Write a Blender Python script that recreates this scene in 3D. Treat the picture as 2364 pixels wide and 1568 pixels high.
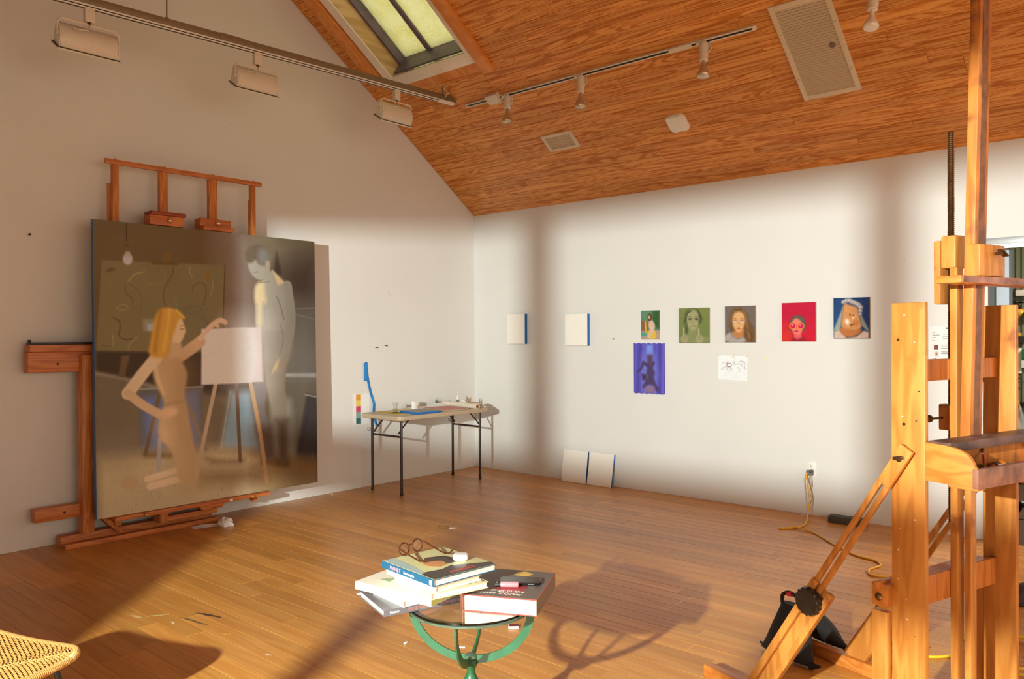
import bpy, bmesh, math, random
import numpy as np
from mathutils import Vector, Matrix

for _o in list(bpy.data.objects):
    bpy.data.objects.remove(_o, do_unlink=True)
SC = bpy.context.scene
COL = SC.collection
R = random.Random(7)

# ------------------------------------------------------------------ camera
# corner of the two visible walls = origin; left wall x=0, back wall y=0
FPX, YAW, PIT, ROL = 1821.93, 0.71548, -0.0046326, -0.0049783
CAM = Vector((6.151, -6.434, 1.47))
_fw = Vector((-math.sin(YAW) * math.cos(PIT), math.cos(YAW) * math.cos(PIT), math.sin(PIT)))
_r0 = Vector((math.cos(YAW), math.sin(YAW), 0))
_u0 = _r0.cross(_fw)
_r = _r0 * math.cos(ROL) + _u0 * math.sin(ROL)
_u = -_r0 * math.sin(ROL) + _u0 * math.cos(ROL)
cd = bpy.data.cameras.new('camera')
cam = bpy.data.objects.new('camera', cd)
COL.objects.link(cam)
cd.sensor_fit = 'HORIZONTAL'
cd.sensor_width = 36.0
cd.lens = FPX / 2364 * 36.0
cd.clip_start = 0.02
m = Matrix.Identity(4)
for i in range(3):
    m[i][0], m[i][1], m[i][2], m[i][3] = _r[i], _u[i], -_fw[i], CAM[i]
cam.matrix_world = m
SC.camera = cam


def in_view(p, margin=0.06):
    v = Vector(p) - CAM
    d = v.dot(_fw)
    if d < 0.05:
        return False
    x = v.dot(_r) * FPX / d / 2364 + 0.5
    y = 0.5 - v.dot(_u) * FPX / d / 1568
    return -margin < x < 1 + margin and -margin < y < 1 + margin


# ------------------------------------------------------------------ world, lights, exposure
wd = bpy.data.worlds.new('sky')
SC.world = wd
wd.use_nodes = True
_bg = wd.node_tree.nodes['Background']
_bg.inputs[0].default_value = (1.0, 0.93, 0.80, 1)
_bg.inputs[1].default_value = 1.0

SC.view_settings.view_transform = 'Standard'
SC.view_settings.look = 'None'
SC.view_settings.exposure = 0.0
SC.view_settings.gamma = 1.0
SC.view_settings.use_curve_mapping = False

LAMP = Vector((5.347, -8.593, 1.964))      # warm lamp shining in through the paned window behind the camera


def light(name, kind, loc, power, color, **kw):
    ld = bpy.data.lights.new(name, kind)
    ld.energy = power
    ld.color = color
    for k, v in kw.items():
        setattr(ld, k, v)
    o = bpy.data.objects.new(name, ld)
    COL.objects.link(o)
    o.location = loc
    return o


KEY = light('key_lamp', 'POINT', LAMP, 2620, (0.90, 1.0, 0.95), shadow_soft_size=0.042)
# unseen fill lights, added in front of the added right and rear windows
D1 = light('fill_light_right', 'AREA', (9.93, -4.0, 1.9), 70, (1.0, 0.79, 0.57), shape='RECTANGLE', size=4.0, size_y=2.6)
D1.rotation_euler = (math.radians(90), 0, math.radians(90))
D2 = light('fill_light_behind', 'AREA', (8.45, -7.13, 1.5), 22, (1.0, 0.79, 0.57), shape='RECTANGLE', size=2.2, size_y=1.9)
D2.rotation_euler = (math.radians(90), 0, math.radians(0))


# ------------------------------------------------------------------ mesh helpers
class MB:
    def __init__(s):
        s.v, s.f = [], []

    def add(s, vs, fs):
        o = len(s.v)
        s.v += [Vector(p) for p in vs]
        s.f += [tuple(i + o for i in q) for q in fs]
        return s

    def obox(s, o, a, b, c):
        o, a, b, c = Vector(o), Vector(a), Vector(b), Vector(c)
        if a.cross(b).dot(c) < 0:
            a, b = b, a
        vs = [o, o + a, o + a + b, o + b, o + c, o + a + c, o + a + b + c, o + b + c]
        return s.add(vs, [(3, 2, 1, 0), (4, 5, 6, 7), (0, 1, 5, 4), (1, 2, 6, 5), (2, 3, 7, 6), (3, 0, 4, 7)])

    def box(s, x0, x1, y0, y1, z0, z1):
        return s.obox((min(x0, x1), min(y0, y1), min(z0, z1)), (abs(x1 - x0), 0, 0), (0, abs(y1 - y0), 0), (0, 0, abs(z1 - z0)))

    def bar(s, p0, p1, w, h, up=(0, 0, 1)):
        """rectangular bar from p0 to p1; w across, h along 'up'"""
        p0, p1, up = Vector(p0), Vector(p1), Vector(up)
        d = (p1 - p0)
        side = d.cross(up).normalized()
        u2 = side.cross(d).normalized()
        return s.obox(p0 - side * w / 2 - u2 * h / 2, d, side * w, u2 * h)

    def prism(s, pts, ext):
        pts = [Vector(p) for p in pts]
        ext = Vector(ext)
        n = len(pts)
        nrm = Vector((0, 0, 0))
        for i in range(n):
            nrm += pts[i].cross(pts[(i + 1) % n])
        if nrm.dot(ext) > 0:
            pts = pts[::-1]
        vs = pts + [p + ext for p in pts]
        fs = [tuple(range(n)), tuple(range(2 * n - 1, n - 1, -1))]
        fs += [((i + 1) % n, i, i + n, (i + 1) % n + n) for i in range(n)]
        return s.add(vs, fs)

    def tube(s, pts, r, n=8, closed=False, flat=None):
        pts = [Vector(p) for p in pts]
        m_ = len(pts)
        rr = r if isinstance(r, (list, tuple)) else [r] * m_
        tg = []
        for i in range(m_):
            if closed:
                t = pts[(i + 1) % m_] - pts[i - 1]
            else:
                t = pts[min(i + 1, m_ - 1)] - pts[max(i - 1, 0)]
            tg.append(t.normalized())
        nv = tg[0].orthogonal().normalized()
        vs, fs = [], []
        for i in range(m_):
            if i:
                nv = (nv - tg[i] * nv.dot(tg[i]))
                nv = nv.normalized() if nv.length > 1e-6 else tg[i].orthogonal().normalized()
            bv = tg[i].cross(nv)
            for k in range(n):
                a = 2 * math.pi * k / n
                vs.append(pts[i] + (nv * math.cos(a) + bv * math.sin(a)) * rr[i])
        for i in range(m_ if closed else m_ - 1):
            j = (i + 1) % m_
            for k in range(n):
                l = (k + 1) % n
                fs.append((i * n + k, i * n + l, j * n + l, j * n + k))
        if not closed:
            fs.append(tuple(range(n))[::-1])
            fs.append(tuple((m_ - 1) * n + k for k in range(n)))
        return s.add(vs, fs)

    def cyl(s, p0, p1, r, n=12):
        return s.tube([p0, p1], r, n)

    def lathe(s, prof, o, axis=(0, 0, 1), n=20, cap=True):
        o, ax = Vector(o), Vector(axis).normalized()
        x = ax.orthogonal().normalized()
        y = ax.cross(x)
        vs, fs = [], []
        for (r, h) in prof:
            for k in range(n):
                a = 2 * math.pi * k / n
                vs.append(o + ax * h + (x * math.cos(a) + y * math.sin(a)) * max(r, 1e-5))
        for i in range(len(prof) - 1):
            for k in range(n):
                l = (k + 1) % n
                fs.append((i * n + k, i * n + l, (i + 1) * n + l, (i + 1) * n + k))
        if cap:
            fs.append(tuple(range(n))[::-1])
            fs.append(tuple((len(prof) - 1) * n + k for k in range(n)))
        return s.add(vs, fs)

    def build(s, name, mt, parent=None, bevel=0.0, smooth=False, loc=None):
        if parent is not None:
            base = BASE[parent]
        else:
            xs = [p.x for p in s.v]; ys = [p.y for p in s.v]; zs = [p.z for p in s.v]
            base = Vector(loc) if loc is not None else Vector(((min(xs) + max(xs)) / 2, (min(ys) + max(ys)) / 2, min(zs)))
        me = bpy.data.meshes.new(name)
        me.from_pydata([tuple(p - base) for p in s.v], [], s.f)
        if bevel > 0:
            bm = bmesh.new()
            bm.from_mesh(me)
            es = [e for e in bm.edges if len(e.link_faces) == 2 and e.calc_face_angle(0) > 0.5]
            bmesh.ops.bevel(bm, geom=es, offset=bevel, segments=2, profile=0.6, affect='EDGES', clamp_overlap=True)
            bm.to_mesh(me)
            bm.free()
        me.update()
        if smooth or bevel > 0:
            me.polygons.foreach_set('use_smooth', [True] * len(me.polygons))
            me.set_sharp_from_angle(angle=math.radians(35 if smooth else 28))
        return link(name, me, mt, parent, base)


BASE = {}


def link(name, me, mt, parent, base):
    if mt is not None:
        for q in (mt if isinstance(mt, (list, tuple)) else [mt]):
            me.materials.append(q)
    o = bpy.data.objects.new(name, me)
    COL.objects.link(o)
    if parent is not None:
        o.parent = parent
    else:
        o.location = base
    BASE[o] = base
    return o


def tag(o, label, cat, group=None):
    o['label'] = label
    o['category'] = cat
    if group:
        o['group'] = group
    return o


def thing(name, label, cat, loc, group=None):
    o = bpy.data.objects.new(name, None)
    o.empty_display_size = 0.1
    COL.objects.link(o)
    o.location = loc
    BASE[o] = Vector(loc)
    return tag(o, label, cat, group)


def struct(o):
    o['kind'] = 'structure'
    return o


def copy_tree(o, parent, delta):
    c = o.copy()
    COL.objects.link(c)
    c.parent = parent
    BASE[c] = BASE[o] + Vector(delta)
    if parent is None:
        c.location = BASE[c]
    for ch in [k for k in bpy.data.objects if k.parent == o]:
        copy_tree(ch, c, delta)
    return c


# ------------------------------------------------------------------ materials
def srgb(r, g, b):
    f = lambda c: (c / 255 / 12.92) if c / 255 <= 0.04045 else ((c / 255 + 0.055) / 1.055) ** 2.4
    return (f(r), f(g), f(b), 1.0)


def newmat(name):
    mt = bpy.data.materials.new(name)
    mt.use_nodes = True
    nt = mt.node_tree
    return mt, nt, nt.nodes['Principled BSDF'], nt.nodes, nt.links


def plain(name, col, rough=0.5, metal=0.0, var=0.06, scale=30.0, bump=0.0, trans=0.0, coat=0.0):
    mt, nt, bs, N, L = newmat(name)
    tc = N.new('ShaderNodeTexCoord')
    ns = N.new('ShaderNodeTexNoise')
    ns.inputs['Scale'].default_value = scale
    ns.inputs['Detail'].default_value = 4
    L.new(tc.outputs['Object'], ns.inputs['Vector'])
    rp = N.new('ShaderNodeValToRGB')
    rp.color_ramp.elements[0].position = 0.3
    rp.color_ramp.elements[1].position = 0.7
    c = col
    rp.color_ramp.elements[0].color = (c[0] * (1 - var), c[1] * (1 - var), c[2] * (1 - var), 1)
    rp.color_ramp.elements[1].color = (min(1, c[0] * (1 + var)), min(1, c[1] * (1 + var)), min(1, c[2] * (1 + var)), 1)
    L.new(ns.outputs['Fac'], rp.inputs['Fac'])
    L.new(rp.outputs['Color'], bs.inputs['Base Color'])
    bs.inputs['Roughness'].default_value = rough
    bs.inputs['Metallic'].default_value = metal
    if trans:
        bs.inputs['Transmission Weight'].default_value = trans
    if coat:
        bs.inputs['Coat Weight'].default_value = coat
    if bump:
        bp = N.new('ShaderNodeBump')
        bp.inputs['Strength'].default_value = bump
        bp.inputs['Distance'].default_value = 0.004
        L.new(ns.outputs['Fac'], bp.inputs['Height'])
        L.new(bp.outputs['Normal'], bs.inputs['Normal'])
    return mt


def wood(name, dark, light_, axis='z', scale=1.0, rough=0.45, contrast=(0.35, 0.65), rings=9.0, rand=True, stain=None, bump=0.05,
         stretch=9.0, coord='Object', pertone=0.0, detail=1.5, distort=0.25):
    mt, nt, bs, N, L = newmat(name)
    tc = N.new('ShaderNodeTexCoord')
    mp = N.new('ShaderNodeMapping')
    k = {'x': (1, stretch, stretch), 'y': (stretch, 1, stretch), 'z': (stretch, stretch, 1)}[axis]
    mp.inputs['Scale'].default_value = [q * scale for q in k]
    if coord == 'World':
        ge = N.new('ShaderNodeNewGeometry')
        src = ge.outputs['Position']
    else:
        src = tc.outputs[coord]
    L.new(src, mp.inputs['Vector'])
    vec = mp.outputs['Vector']
    oi = N.new('ShaderNodeObjectInfo')
    if rand:
        ml = N.new('ShaderNodeMath'); ml.operation = 'MULTIPLY'; ml.inputs[1].default_value = 91.0
        L.new(oi.outputs['Random'], ml.inputs[0])
        va = N.new('ShaderNodeVectorMath'); va.operation = 'ADD'
        L.new(vec, va.inputs[0])
        L.new(ml.outputs[0], va.inputs[1])
        vec = va.outputs[0]
    n1 = N.new('ShaderNodeTexNoise')
    n1.inputs['Scale'].default_value = 0.9
    n1.inputs['Detail'].default_value = detail
    n1.inputs['Distortion'].default_value = distort
    L.new(vec, n1.inputs['Vector'])
    mu = N.new('ShaderNodeMath'); mu.operation = 'MULTIPLY'; mu.inputs[1].default_value = rings * 6.28
    L.new(n1.outputs['Fac'], mu.inputs[0])
    si = N.new('ShaderNodeMath'); si.operation = 'SINE'
    L.new(mu.outputs[0], si.inputs[0])
    mr = N.new('ShaderNodeMapRange')
    mr.inputs['From Min'].default_value = -1
    mr.inputs['From Max'].default_value = 1
    L.new(si.outputs[0], mr.inputs['Value'])
    n2 = N.new('ShaderNodeTexNoise')
    n2.inputs['Scale'].default_value = 14.0
    n2.inputs['Detail'].default_value = 3
    L.new(vec, n2.inputs['Vector'])
    mx = N.new('ShaderNodeMath'); mx.operation = 'MULTIPLY_ADD'
    mx.inputs[1].default_value = 0.35
    L.new(n2.outputs['Fac'], mx.inputs[0])
    m7 = N.new('ShaderNodeMath'); m7.operation = 'MULTIPLY'; m7.inputs[1].default_value = 0.66
    L.new(mr.outputs[0], m7.inputs[0])
    L.new(m7.outputs[0], mx.inputs[2])
    rp = N.new('ShaderNodeValToRGB')
    rp.color_ramp.elements[0].position = contrast[0]
    rp.color_ramp.elements[1].position = contrast[1]
    rp.color_ramp.elements[0].color = dark
    rp.color_ramp.elements[1].color = light_
    L.new(mx.outputs[0], rp.inputs['Fac'])
    out = rp.outputs['Color']
    if pertone:
        hs = N.new('ShaderNodeHueSaturation')
        q = N.new('ShaderNodeMapRange')
        q.inputs['To Min'].default_value = 1 - pertone
        q.inputs['To Max'].default_value = 1 + pertone * 0.7
        L.new(oi.outputs['Random'], q.inputs['Value'])
        L.new(q.outputs[0], hs.inputs['Value'])
        L.new(out, hs.inputs['Color'])
        out = hs.outputs['Color']
    if stain is not None:
        n3 = N.new('ShaderNodeTexNoise')
        n3.inputs['Scale'].default_value = 7.0
        n3.inputs['Detail'].default_value = 5
        L.new(tc.outputs['Object'], n3.inputs['Vector'])
        r3 = N.new('ShaderNodeValToRGB')
        r3.color_ramp.elements[0].position = stain[1]
        r3.color_ramp.elements[1].position = stain[1] + 0.12
        r3.color_ramp.elements[0].color = (0, 0, 0, 1)
        r3.color_ramp.elements[1].color = (1, 1, 1, 1)
        L.new(n3.outputs['Fac'], r3.inputs['Fac'])
        mc = N.new('ShaderNodeMixRGB')
        L.new(r3.outputs['Color'], mc.inputs[0])
        L.new(out, mc.inputs[1])
        mc.inputs[2].default_value = stain[0]
        out = mc.outputs[0]
    L.new(out, bs.inputs['Base Color'])
    bs.inputs['Roughness'].default_value = rough
    if bump:
        bp = N.new('ShaderNodeBump')
        bp.inputs['Strength'].default_value = bump
        bp.inputs['Distance'].default_value = 0.002
        L.new(mx.outputs[0], bp.inputs['Height'])
        L.new(bp.outputs['Normal'], bs.inputs['Normal'])
    return mt


M = {}
# painted drywall: warm white with faint scuffs
def wallmat():
    mt, nt, bs, N, L = newmat('wall_paint')
    ge = N.new('ShaderNodeNewGeometry')
    n1 = N.new('ShaderNodeTexNoise'); n1.inputs['Scale'].default_value = 1.3; n1.inputs['Detail'].default_value = 5
    n2 = N.new('ShaderNodeTexNoise'); n2.inputs['Scale'].default_value = 60; n2.inputs['Detail'].default_value = 2
    n3 = N.new('ShaderNodeTexNoise'); n3.inputs['Scale'].default_value = 5; n3.inputs['Detail'].default_value = 9; n3.inputs['Distortion'].default_value = 2
    for q in (n1, n2, n3):
        L.new(ge.outputs['Position'], q.inputs['Vector'])
    rp = N.new('ShaderNodeValToRGB')
    rp.color_ramp.elements[0].position = 0.3; rp.color_ramp.elements[1].position = 0.7
    rp.color_ramp.elements[0].color = (0.755, 0.735, 0.70, 1)
    rp.color_ramp.elements[1].color = (0.785, 0.765, 0.73, 1)
    L.new(n1.outputs['Fac'], rp.inputs['Fac'])
    r3 = N.new('ShaderNodeValToRGB')
    r3.color_ramp.elements[0].position = 0.73; r3.color_ramp.elements[1].position = 0.78
    r3.color_ramp.elements[0].color = (0, 0, 0, 1); r3.color_ramp.elements[1].color = (0.35, 0.35, 0.35, 1)
    L.new(n3.outputs['Fac'], r3.inputs['Fac'])
    mc = N.new('ShaderNodeMixRGB')
    L.new(r3.outputs['Color'], mc.inputs[0])
    L.new(rp.outputs['Color'], mc.inputs[1])
    mc.inputs[2].default_value = (0.45, 0.40, 0.34, 1)
    L.new(mc.outputs[0], bs.inputs['Base Color'])
    bs.inputs['Roughness'].default_value = 0.6
    bp = N.new('ShaderNodeBump'); bp.inputs['Strength'].default_value = 0.05; bp.inputs['Distance'].default_value = 0.002
    L.new(n2.outputs['Fac'], bp.inputs['Height'])
    L.new(bp.outputs['Normal'], bs.inputs['Normal'])
    return mt


M['wall'] = wallmat()
M['floor'] = wood('oak_plank', srgb(194, 126, 52), srgb(208, 146, 72), 'x', 1.6, 0.34, (0.05, 0.95), 3.0, coord='World', pertone=0.17, bump=0.02, stretch=14)
M['floor_gap'] = plain('floor_gap', srgb(70, 45, 28), 0.8)
M['pine'] = wood('pine_board', srgb(192, 112, 32), srgb(228, 158, 82), 'x', 0.95, 0.5, (0.22, 0.62), 9.0, coord='World', pertone=0.12, bump=0.02, stretch=18, detail=0.9, distort=0.7)
M['pine_gap'] = plain('ceiling_gap', srgb(84, 44, 12), 0.9)
M['pine_beam'] = wood('pine_beam', srgb(214, 134, 60), srgb(226, 150, 76), 'y', 1.2, 0.5, (0.3, 0.8), 3.0, bump=0.02)
M['pale_wood'] = wood('pale_pine', srgb(196, 160, 112), srgb(222, 190, 146), 'y', 1.2, 0.5, (0.3, 0.8), 3.0, bump=0.02)
M['white_trim'] = plain('white_trim', srgb(240, 232, 220), 0.45, var=0.03)
M['white_metal'] = plain('white_enamel', srgb(222, 208, 188), 0.35, var=0.03)
M['white'] = plain('white', srgb(240, 236, 228), 0.5, var=0.02)
M['black'] = plain('black', srgb(26, 24, 23), 0.45, var=0.1)
M['dark_metal'] = plain('dark_metal', srgb(116, 104, 128), 0.5, 0.1, var=0.25, scale=9)
M['strut'] = plain('grey_strut', srgb(140, 124, 100), 0.45, 0.5, var=0.08)
M['silver'] = plain('silver', srgb(190, 188, 182), 0.25, 0.9)
M['brass'] = plain('aged_bronze', srgb(110, 84, 58), 0.35, 0.9, var=0.25)
M['blue_tape'] = plain('blue_tape', srgb(22, 104, 176), 0.5, var=0.12, scale=60)
M['canvas'] = plain('primed_canvas', srgb(246, 240, 230), 0.7, var=0.02, scale=300, bump=0.2)
M['linen'] = plain('linen_edge', srgb(176, 150, 120), 0.8, var=0.1, scale=200)
M['paper'] = plain('paper', srgb(240, 238, 236), 0.7, var=0.015)
M['oak'] = wood('easel_oak', srgb(186, 108, 50), srgb(214, 138, 72), 'z', 2.0, 0.45, (0.15, 0.85), 5.0, bump=0.04)
M['oak_y'] = wood('easel_oak_rail', srgb(182, 98, 44), srgb(208, 126, 62), 'y', 2.0, 0.45, (0.15, 0.85), 5.0, bump=0.04)
M['ez'] = wood('studio_easel_beech', srgb(176, 108, 44), srgb(202, 134, 62), 'z', 2.2, 0.36, (0.1, 0.9), 4.0, stain=(srgb(150, 84, 34), 0.60), bump=0.03)
M['ez_mast'] = wood('studio_easel_mast', srgb(172, 98, 40), srgb(200, 124, 56), 'z', 2.2, 0.4, (0.1, 0.9), 4.0, stain=(srgb(120, 70, 40), 0.58), bump=0.03)
M['ez_x'] = wood('studio_easel_rail', srgb(182, 104, 40), srgb(204, 128, 56), 'x', 2.2, 0.38, (0.1, 0.9), 4.0, stain=(srgb(150, 88, 44), 0.62), bump=0.03)
M['paint_wood'] = plain('paint_smeared_wood', srgb(128, 84, 66), 0.45, var=0.55, scale=14)
# ------------------------------------------------------------------ the room
S_ = 0.712                                     # ceiling slope
EAVE = 2.816
LN = math.hypot(1, S_)
DEP = 7.2                                      # room depth
XR = 10.0
NRM = Vector((0, S_, 1)) / LN                  # upward normal of the north slope
UPS = Vector((0, -1, S_)) / LN                 # direction up the slope
RIDGE = EAVE + S_ * DEP / 2


def cz(x, s, o=0.0):
    """point on the north ceiling slope: x along the wall, s metres up the slope, o metres above the boards"""
    return Vector((x, 0, EAVE)) + UPS * s + NRM * o


# floor
fl = struct(MB().box(-0.15, XR + .15, -DEP - .15, 4.2, -0.08, -0.022).build('floor', M['floor_gap']))
PW = 0.1015
LENS = [0.55, 0.8, 1.05, 1.3, 1.6, 1.9, 2.2]


def plank_mesh(l, w, t, c=0.0012):
    g = 0.0006
    x0, x1, y0, y1 = g, l - g, g, w - g
    vs = [(x0, y0, -t), (x1, y0, -t), (x1, y1, -t), (x0, y1, -t),
          (x0, y0, -c), (x1, y0, -c), (x1, y1, -c), (x0, y1, -c),
          (x0 + c, y0 + c, 0), (x1 - c, y0 + c, 0), (x1 - c, y1 - c, 0), (x0 + c, y1 - c, 0)]
    fs = [(0, 1, 5, 4), (1, 2, 6, 5), (2, 3, 7, 6), (3, 0, 4, 7), (4, 5, 9, 8), (5, 6, 10, 9), (6, 7, 11, 10), (7, 4, 8, 11), (8, 9, 10, 11)]
    return vs, fs


_pm = {}


def shared_plank(l, w, t, mt, nm, c=0.0012):
    k = (round(l, 3), w, t, nm)
    if k not in _pm:
        vs, fs = plank_mesh(l, w, t, c)
        me = bpy.data.meshes.new(nm)
        me.from_pydata(vs, [], fs)
        me.materials.append(mt)
        _pm[k] = me
    return _pm[k]


rest = MB()
allp = []
nrow = int(DEP / PW) + 1
for r in range(nrow):
    x = 0.002
    y = -(r + 1) * PW
    first = True
    while x < XR - 0.01:
        l = R.choice(LENS[:4]) if first else R.choice(LENS)
        first = False
        if x + l > XR:
            l = XR - x
            if l < 0.05:
                break
        allp.append((x, y, l))
        x += l
vis = []
for (x, y, l) in allp:
    if l in LENS and any(in_view((x + l * q, y, 0), 0.02) for q in (0, .25, .5, .75, 1)):
        d = (Vector((x + l / 2, y, 0)) - CAM).length
        vis.append((l / d / d, x, y, l))
vis.sort(reverse=True)
ind = set((q[1], q[2]) for q in vis[:300])
for (x, y, l) in allp:
    dz = R.uniform(-0.0008, 0.0)
    if (x, y) in ind:
        o = bpy.data.objects.new('plank', shared_plank(l, PW, 0.02, M['floor'], 'plank'))
        COL.objects.link(o)
        o.parent = fl
        o.location = Vector((x, y, dz)) - BASE[fl]
    else:
        vs, fs = plank_mesh(l, PW, 0.02)
        rest.add([(p[0] + x, p[1] + y, p[2] + dz) for p in vs], fs)
o = rest.build('planking', M['floor'], fl)
o['kind'] = 'stuff'

# walls
WT = 0.15
wl = struct(MB().prism([(0, 0, 0), (0, -DEP, 0), (0, -DEP, EAVE + .06), (0, -DEP / 2, RIDGE + .06), (0, 0, EAVE + .06)], (-WT, 0, 0)).build('wall_left', M['wall']))
DX0, DX1, DZ = 5.03, 5.98, 2.097               # doorway in the back wall
wb = struct(MB().box(-WT, DX0, 0, WT, 0, EAVE + .06).box(DX0, DX1, 0, WT, DZ, EAVE + .06).box(DX1, XR + WT, 0, WT, 0, EAVE + .06).build('wall_back', M['wall']))
W1 = (4.08, 6.86, 0.35, 2.073)                 # paned window the lamp shines through
W2 = (7.3, 9.6, 0.5, 2.45)  # unseen opening added behind the camera to let in fill light
ws = MB()
ws.box(-WT, W1[0], -DEP - WT, -DEP, 0, EAVE + .06).box(W1[1], W2[0], -DEP - WT, -DEP, 0, EAVE + .06).box(W2[1], XR + WT, -DEP - WT, -DEP, 0, EAVE + .06)
ws.box(W1[0], W1[1], -DEP - WT, -DEP, 0, W1[2]).box(W1[0], W1[1], -DEP - WT, -DEP, W1[3], EAVE + .06)
ws.box(W2[0], W2[1], -DEP - WT, -DEP, 0, W2[2]).box(W2[0], W2[1], -DEP - WT, -DEP, W2[3], EAVE + .06)
wf = struct(ws.build('wall_front', M['wall']))
W3 = (-6.0, -2.0, 0.6, 3.2)  # unseen right wall opening, added for the fill light
wr = MB().box(XR, XR + WT, W3[0], W3[1], 0, W3[2])
wr.box(XR, XR + WT, -DEP, W3[0], 0, EAVE).box(XR, XR + WT, W3[1], 0, 0, EAVE)
wr.prism([(XR, 0, EAVE), (XR, W3[1], EAVE), (XR, W3[1], W3[3]), (XR, W3[0], W3[3]), (XR, W3[0], EAVE), (XR, -DEP, EAVE), (XR, -DEP, EAVE + .06), (XR, -DEP / 2, RIDGE + .06), (XR, 0, EAVE + .06)], (WT, 0, 0))
struct(wr.build('wall_right', M['wall']))

# paned window behind the camera: bars throw the shadow pattern on floor and walls
w1 = struct(MB().box(W1[0] - .05, W1[0], -DEP - .06, -DEP + .02, W1[2], W1[3]).build('window_1', M['white_trim']))
for q, (a, b, c, d) in enumerate([(W1[0] - .05, W1[1] + .05, W1[3], W1[3] + .05), (W1[1], W1[1] + .05, W1[2], W1[3]), (W1[0] - .05, W1[1] + .05, W1[2] - .05, W1[2])]):
    MB().box(a, b, -DEP - .06, -DEP + .02, c, d).build('window_casing', M['white_trim'], w1)
for xm in (4.63, 5.19, 5.745, 6.30):
    MB().box(xm - .023, xm + .023, -DEP - .02, -DEP + .02, W1[2], W1[3]).build('mullion', M['white_trim'], w1)
MB().box(W1[0], W1[1], -DEP - .021, -DEP + .021, 1.553, 1.672).build('meeting_rail', M['white_trim'], w1)
for (nm, y0, a, b, c, d, ax) in (('fill_window_2', -DEP, W2[0], W2[1], W2[2], W2[3], 'y'), ('fill_window_3', XR, W3[0], W3[1], W3[2], W3[3], 'x')):  # both windows are out of view, added only to carry fill light
    if ax == 'y':
        bx = lambda p, q, r_, s_: MB().box(p, q, y0 - .1, y0 - .06, r_, s_)
    else:
        bx = lambda p, q, r_, s_: MB().box(y0 + .06, y0 + .1, p, q, r_, s_)
    w = struct(bx(a, b, c, c + .05).build(nm, M['white_trim']))
    bx(a, b, d - .05, d).build('window_casing', M['white_trim'], w)
    n_ = 3
    for k in range(n_ + 1):
        xx = a + (b - a - .05) * k / n_
        bx(xx, xx + .05, c + .05, d - .05).build('mullion', M['white_trim'], w)

# ceiling: slab with a hole for the skylight, boards below it
SKX0, SKX1, SKS0, SKS1 = 0.43, 1.388, 1.90, 3.3
ce = MB()
T_ = 0.2


def slab(x0, x1, s0, s1, o0, o1):
    ce.obox(cz(x0, s0, o0), Vector((x1 - x0, 0, 0)), UPS * (s1 - s0), NRM * (o1 - o0))


SL = DEP / 2 * LN
B0 = 0.014
slab(-WT, SKX0, 0, SL, B0, B0 + T_)
slab(SKX1, XR + WT, 0, SL, B0, B0 + T_)
slab(SKX0, SKX1, 0, SKS0, B0, B0 + T_)
slab(SKX0, SKX1, SKS1, SL, B0, B0 + T_)
ce.obox((-WT, -DEP / 2, RIDGE + B0 * LN), (XR + 2 * WT, 0, 0), (0, -DEP / 2 - WT, -S_ * (DEP / 2 + WT)), (0, 0, T_))
ceil = struct(ce.build('ceiling', M['pine_gap']))
rot = Matrix(((1, 0, 0), UPS, -NRM)).transposed()   # local x along wall, y up the slope, z down into the room
BW = 0.079
rest = MB()
cand = []
for r in range(int(SL / BW)):
    s0 = r * BW
    spans = [(0.002, XR)]
    if s0 + BW > 1.80:
        spans = [(0.002, 0.36), (1.44, XR)]
        if s0 > SKS1 + 0.1:
            spans = [(0.002, XR)]
    for (a, b) in spans:
        x = a
        first = True
        while x < b - 0.01:
            l = R.choice([0.6, 1.0, 1.4, 1.8]) if first else R.choice([1.2, 1.6, 2.0, 2.4, 3.0])
            first = False
            if x + l > b:
                l = b - x
            if l < 0.04:
                break
            cand.append((x, s0, l))
            x += l
scored = []
for q in cand:
    if any(in_view(cz(q[0] + q[2] * k, q[1])) for k in (0, .25, .5, .75, 1)):
        d = (cz(q[0] + q[2] / 2, q[1]) - CAM).length
        scored.append((q[2] / d / d, q))
scored.sort(reverse=True)
ind = set(q[1] for q in scored[:290])
for q in cand:
    x, s0, l = q
    if q in ind:
        o = bpy.data.objects.new('ceiling_board', shared_plank(l, BW, 0.014, M['pine'], 'ceiling_board', 0.003))
        COL.objects.link(o)
        o.parent = ceil
        mw = rot.to_4x4()
        mw.translation = cz(x, s0) - BASE[ceil]
        o.matrix_local = mw
    else:
        vs, fs = plank_mesh(l, BW, 0.014, 0.003)
        rest.add([cz(x, s0) + rot @ Vector(p) for p in vs], fs)
o = rest.build('ceiling_boarding', M['pine'], ceil)
o['kind'] = 'stuff'

# skylight
def sbox(x0, x1, s0, s1, o0, o1):
    return MB().obox(cz(x0, s0, o0), Vector((x1 - x0, 0, 0)), UPS * (s1 - s0), NRM * (o1 - o0))


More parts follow.
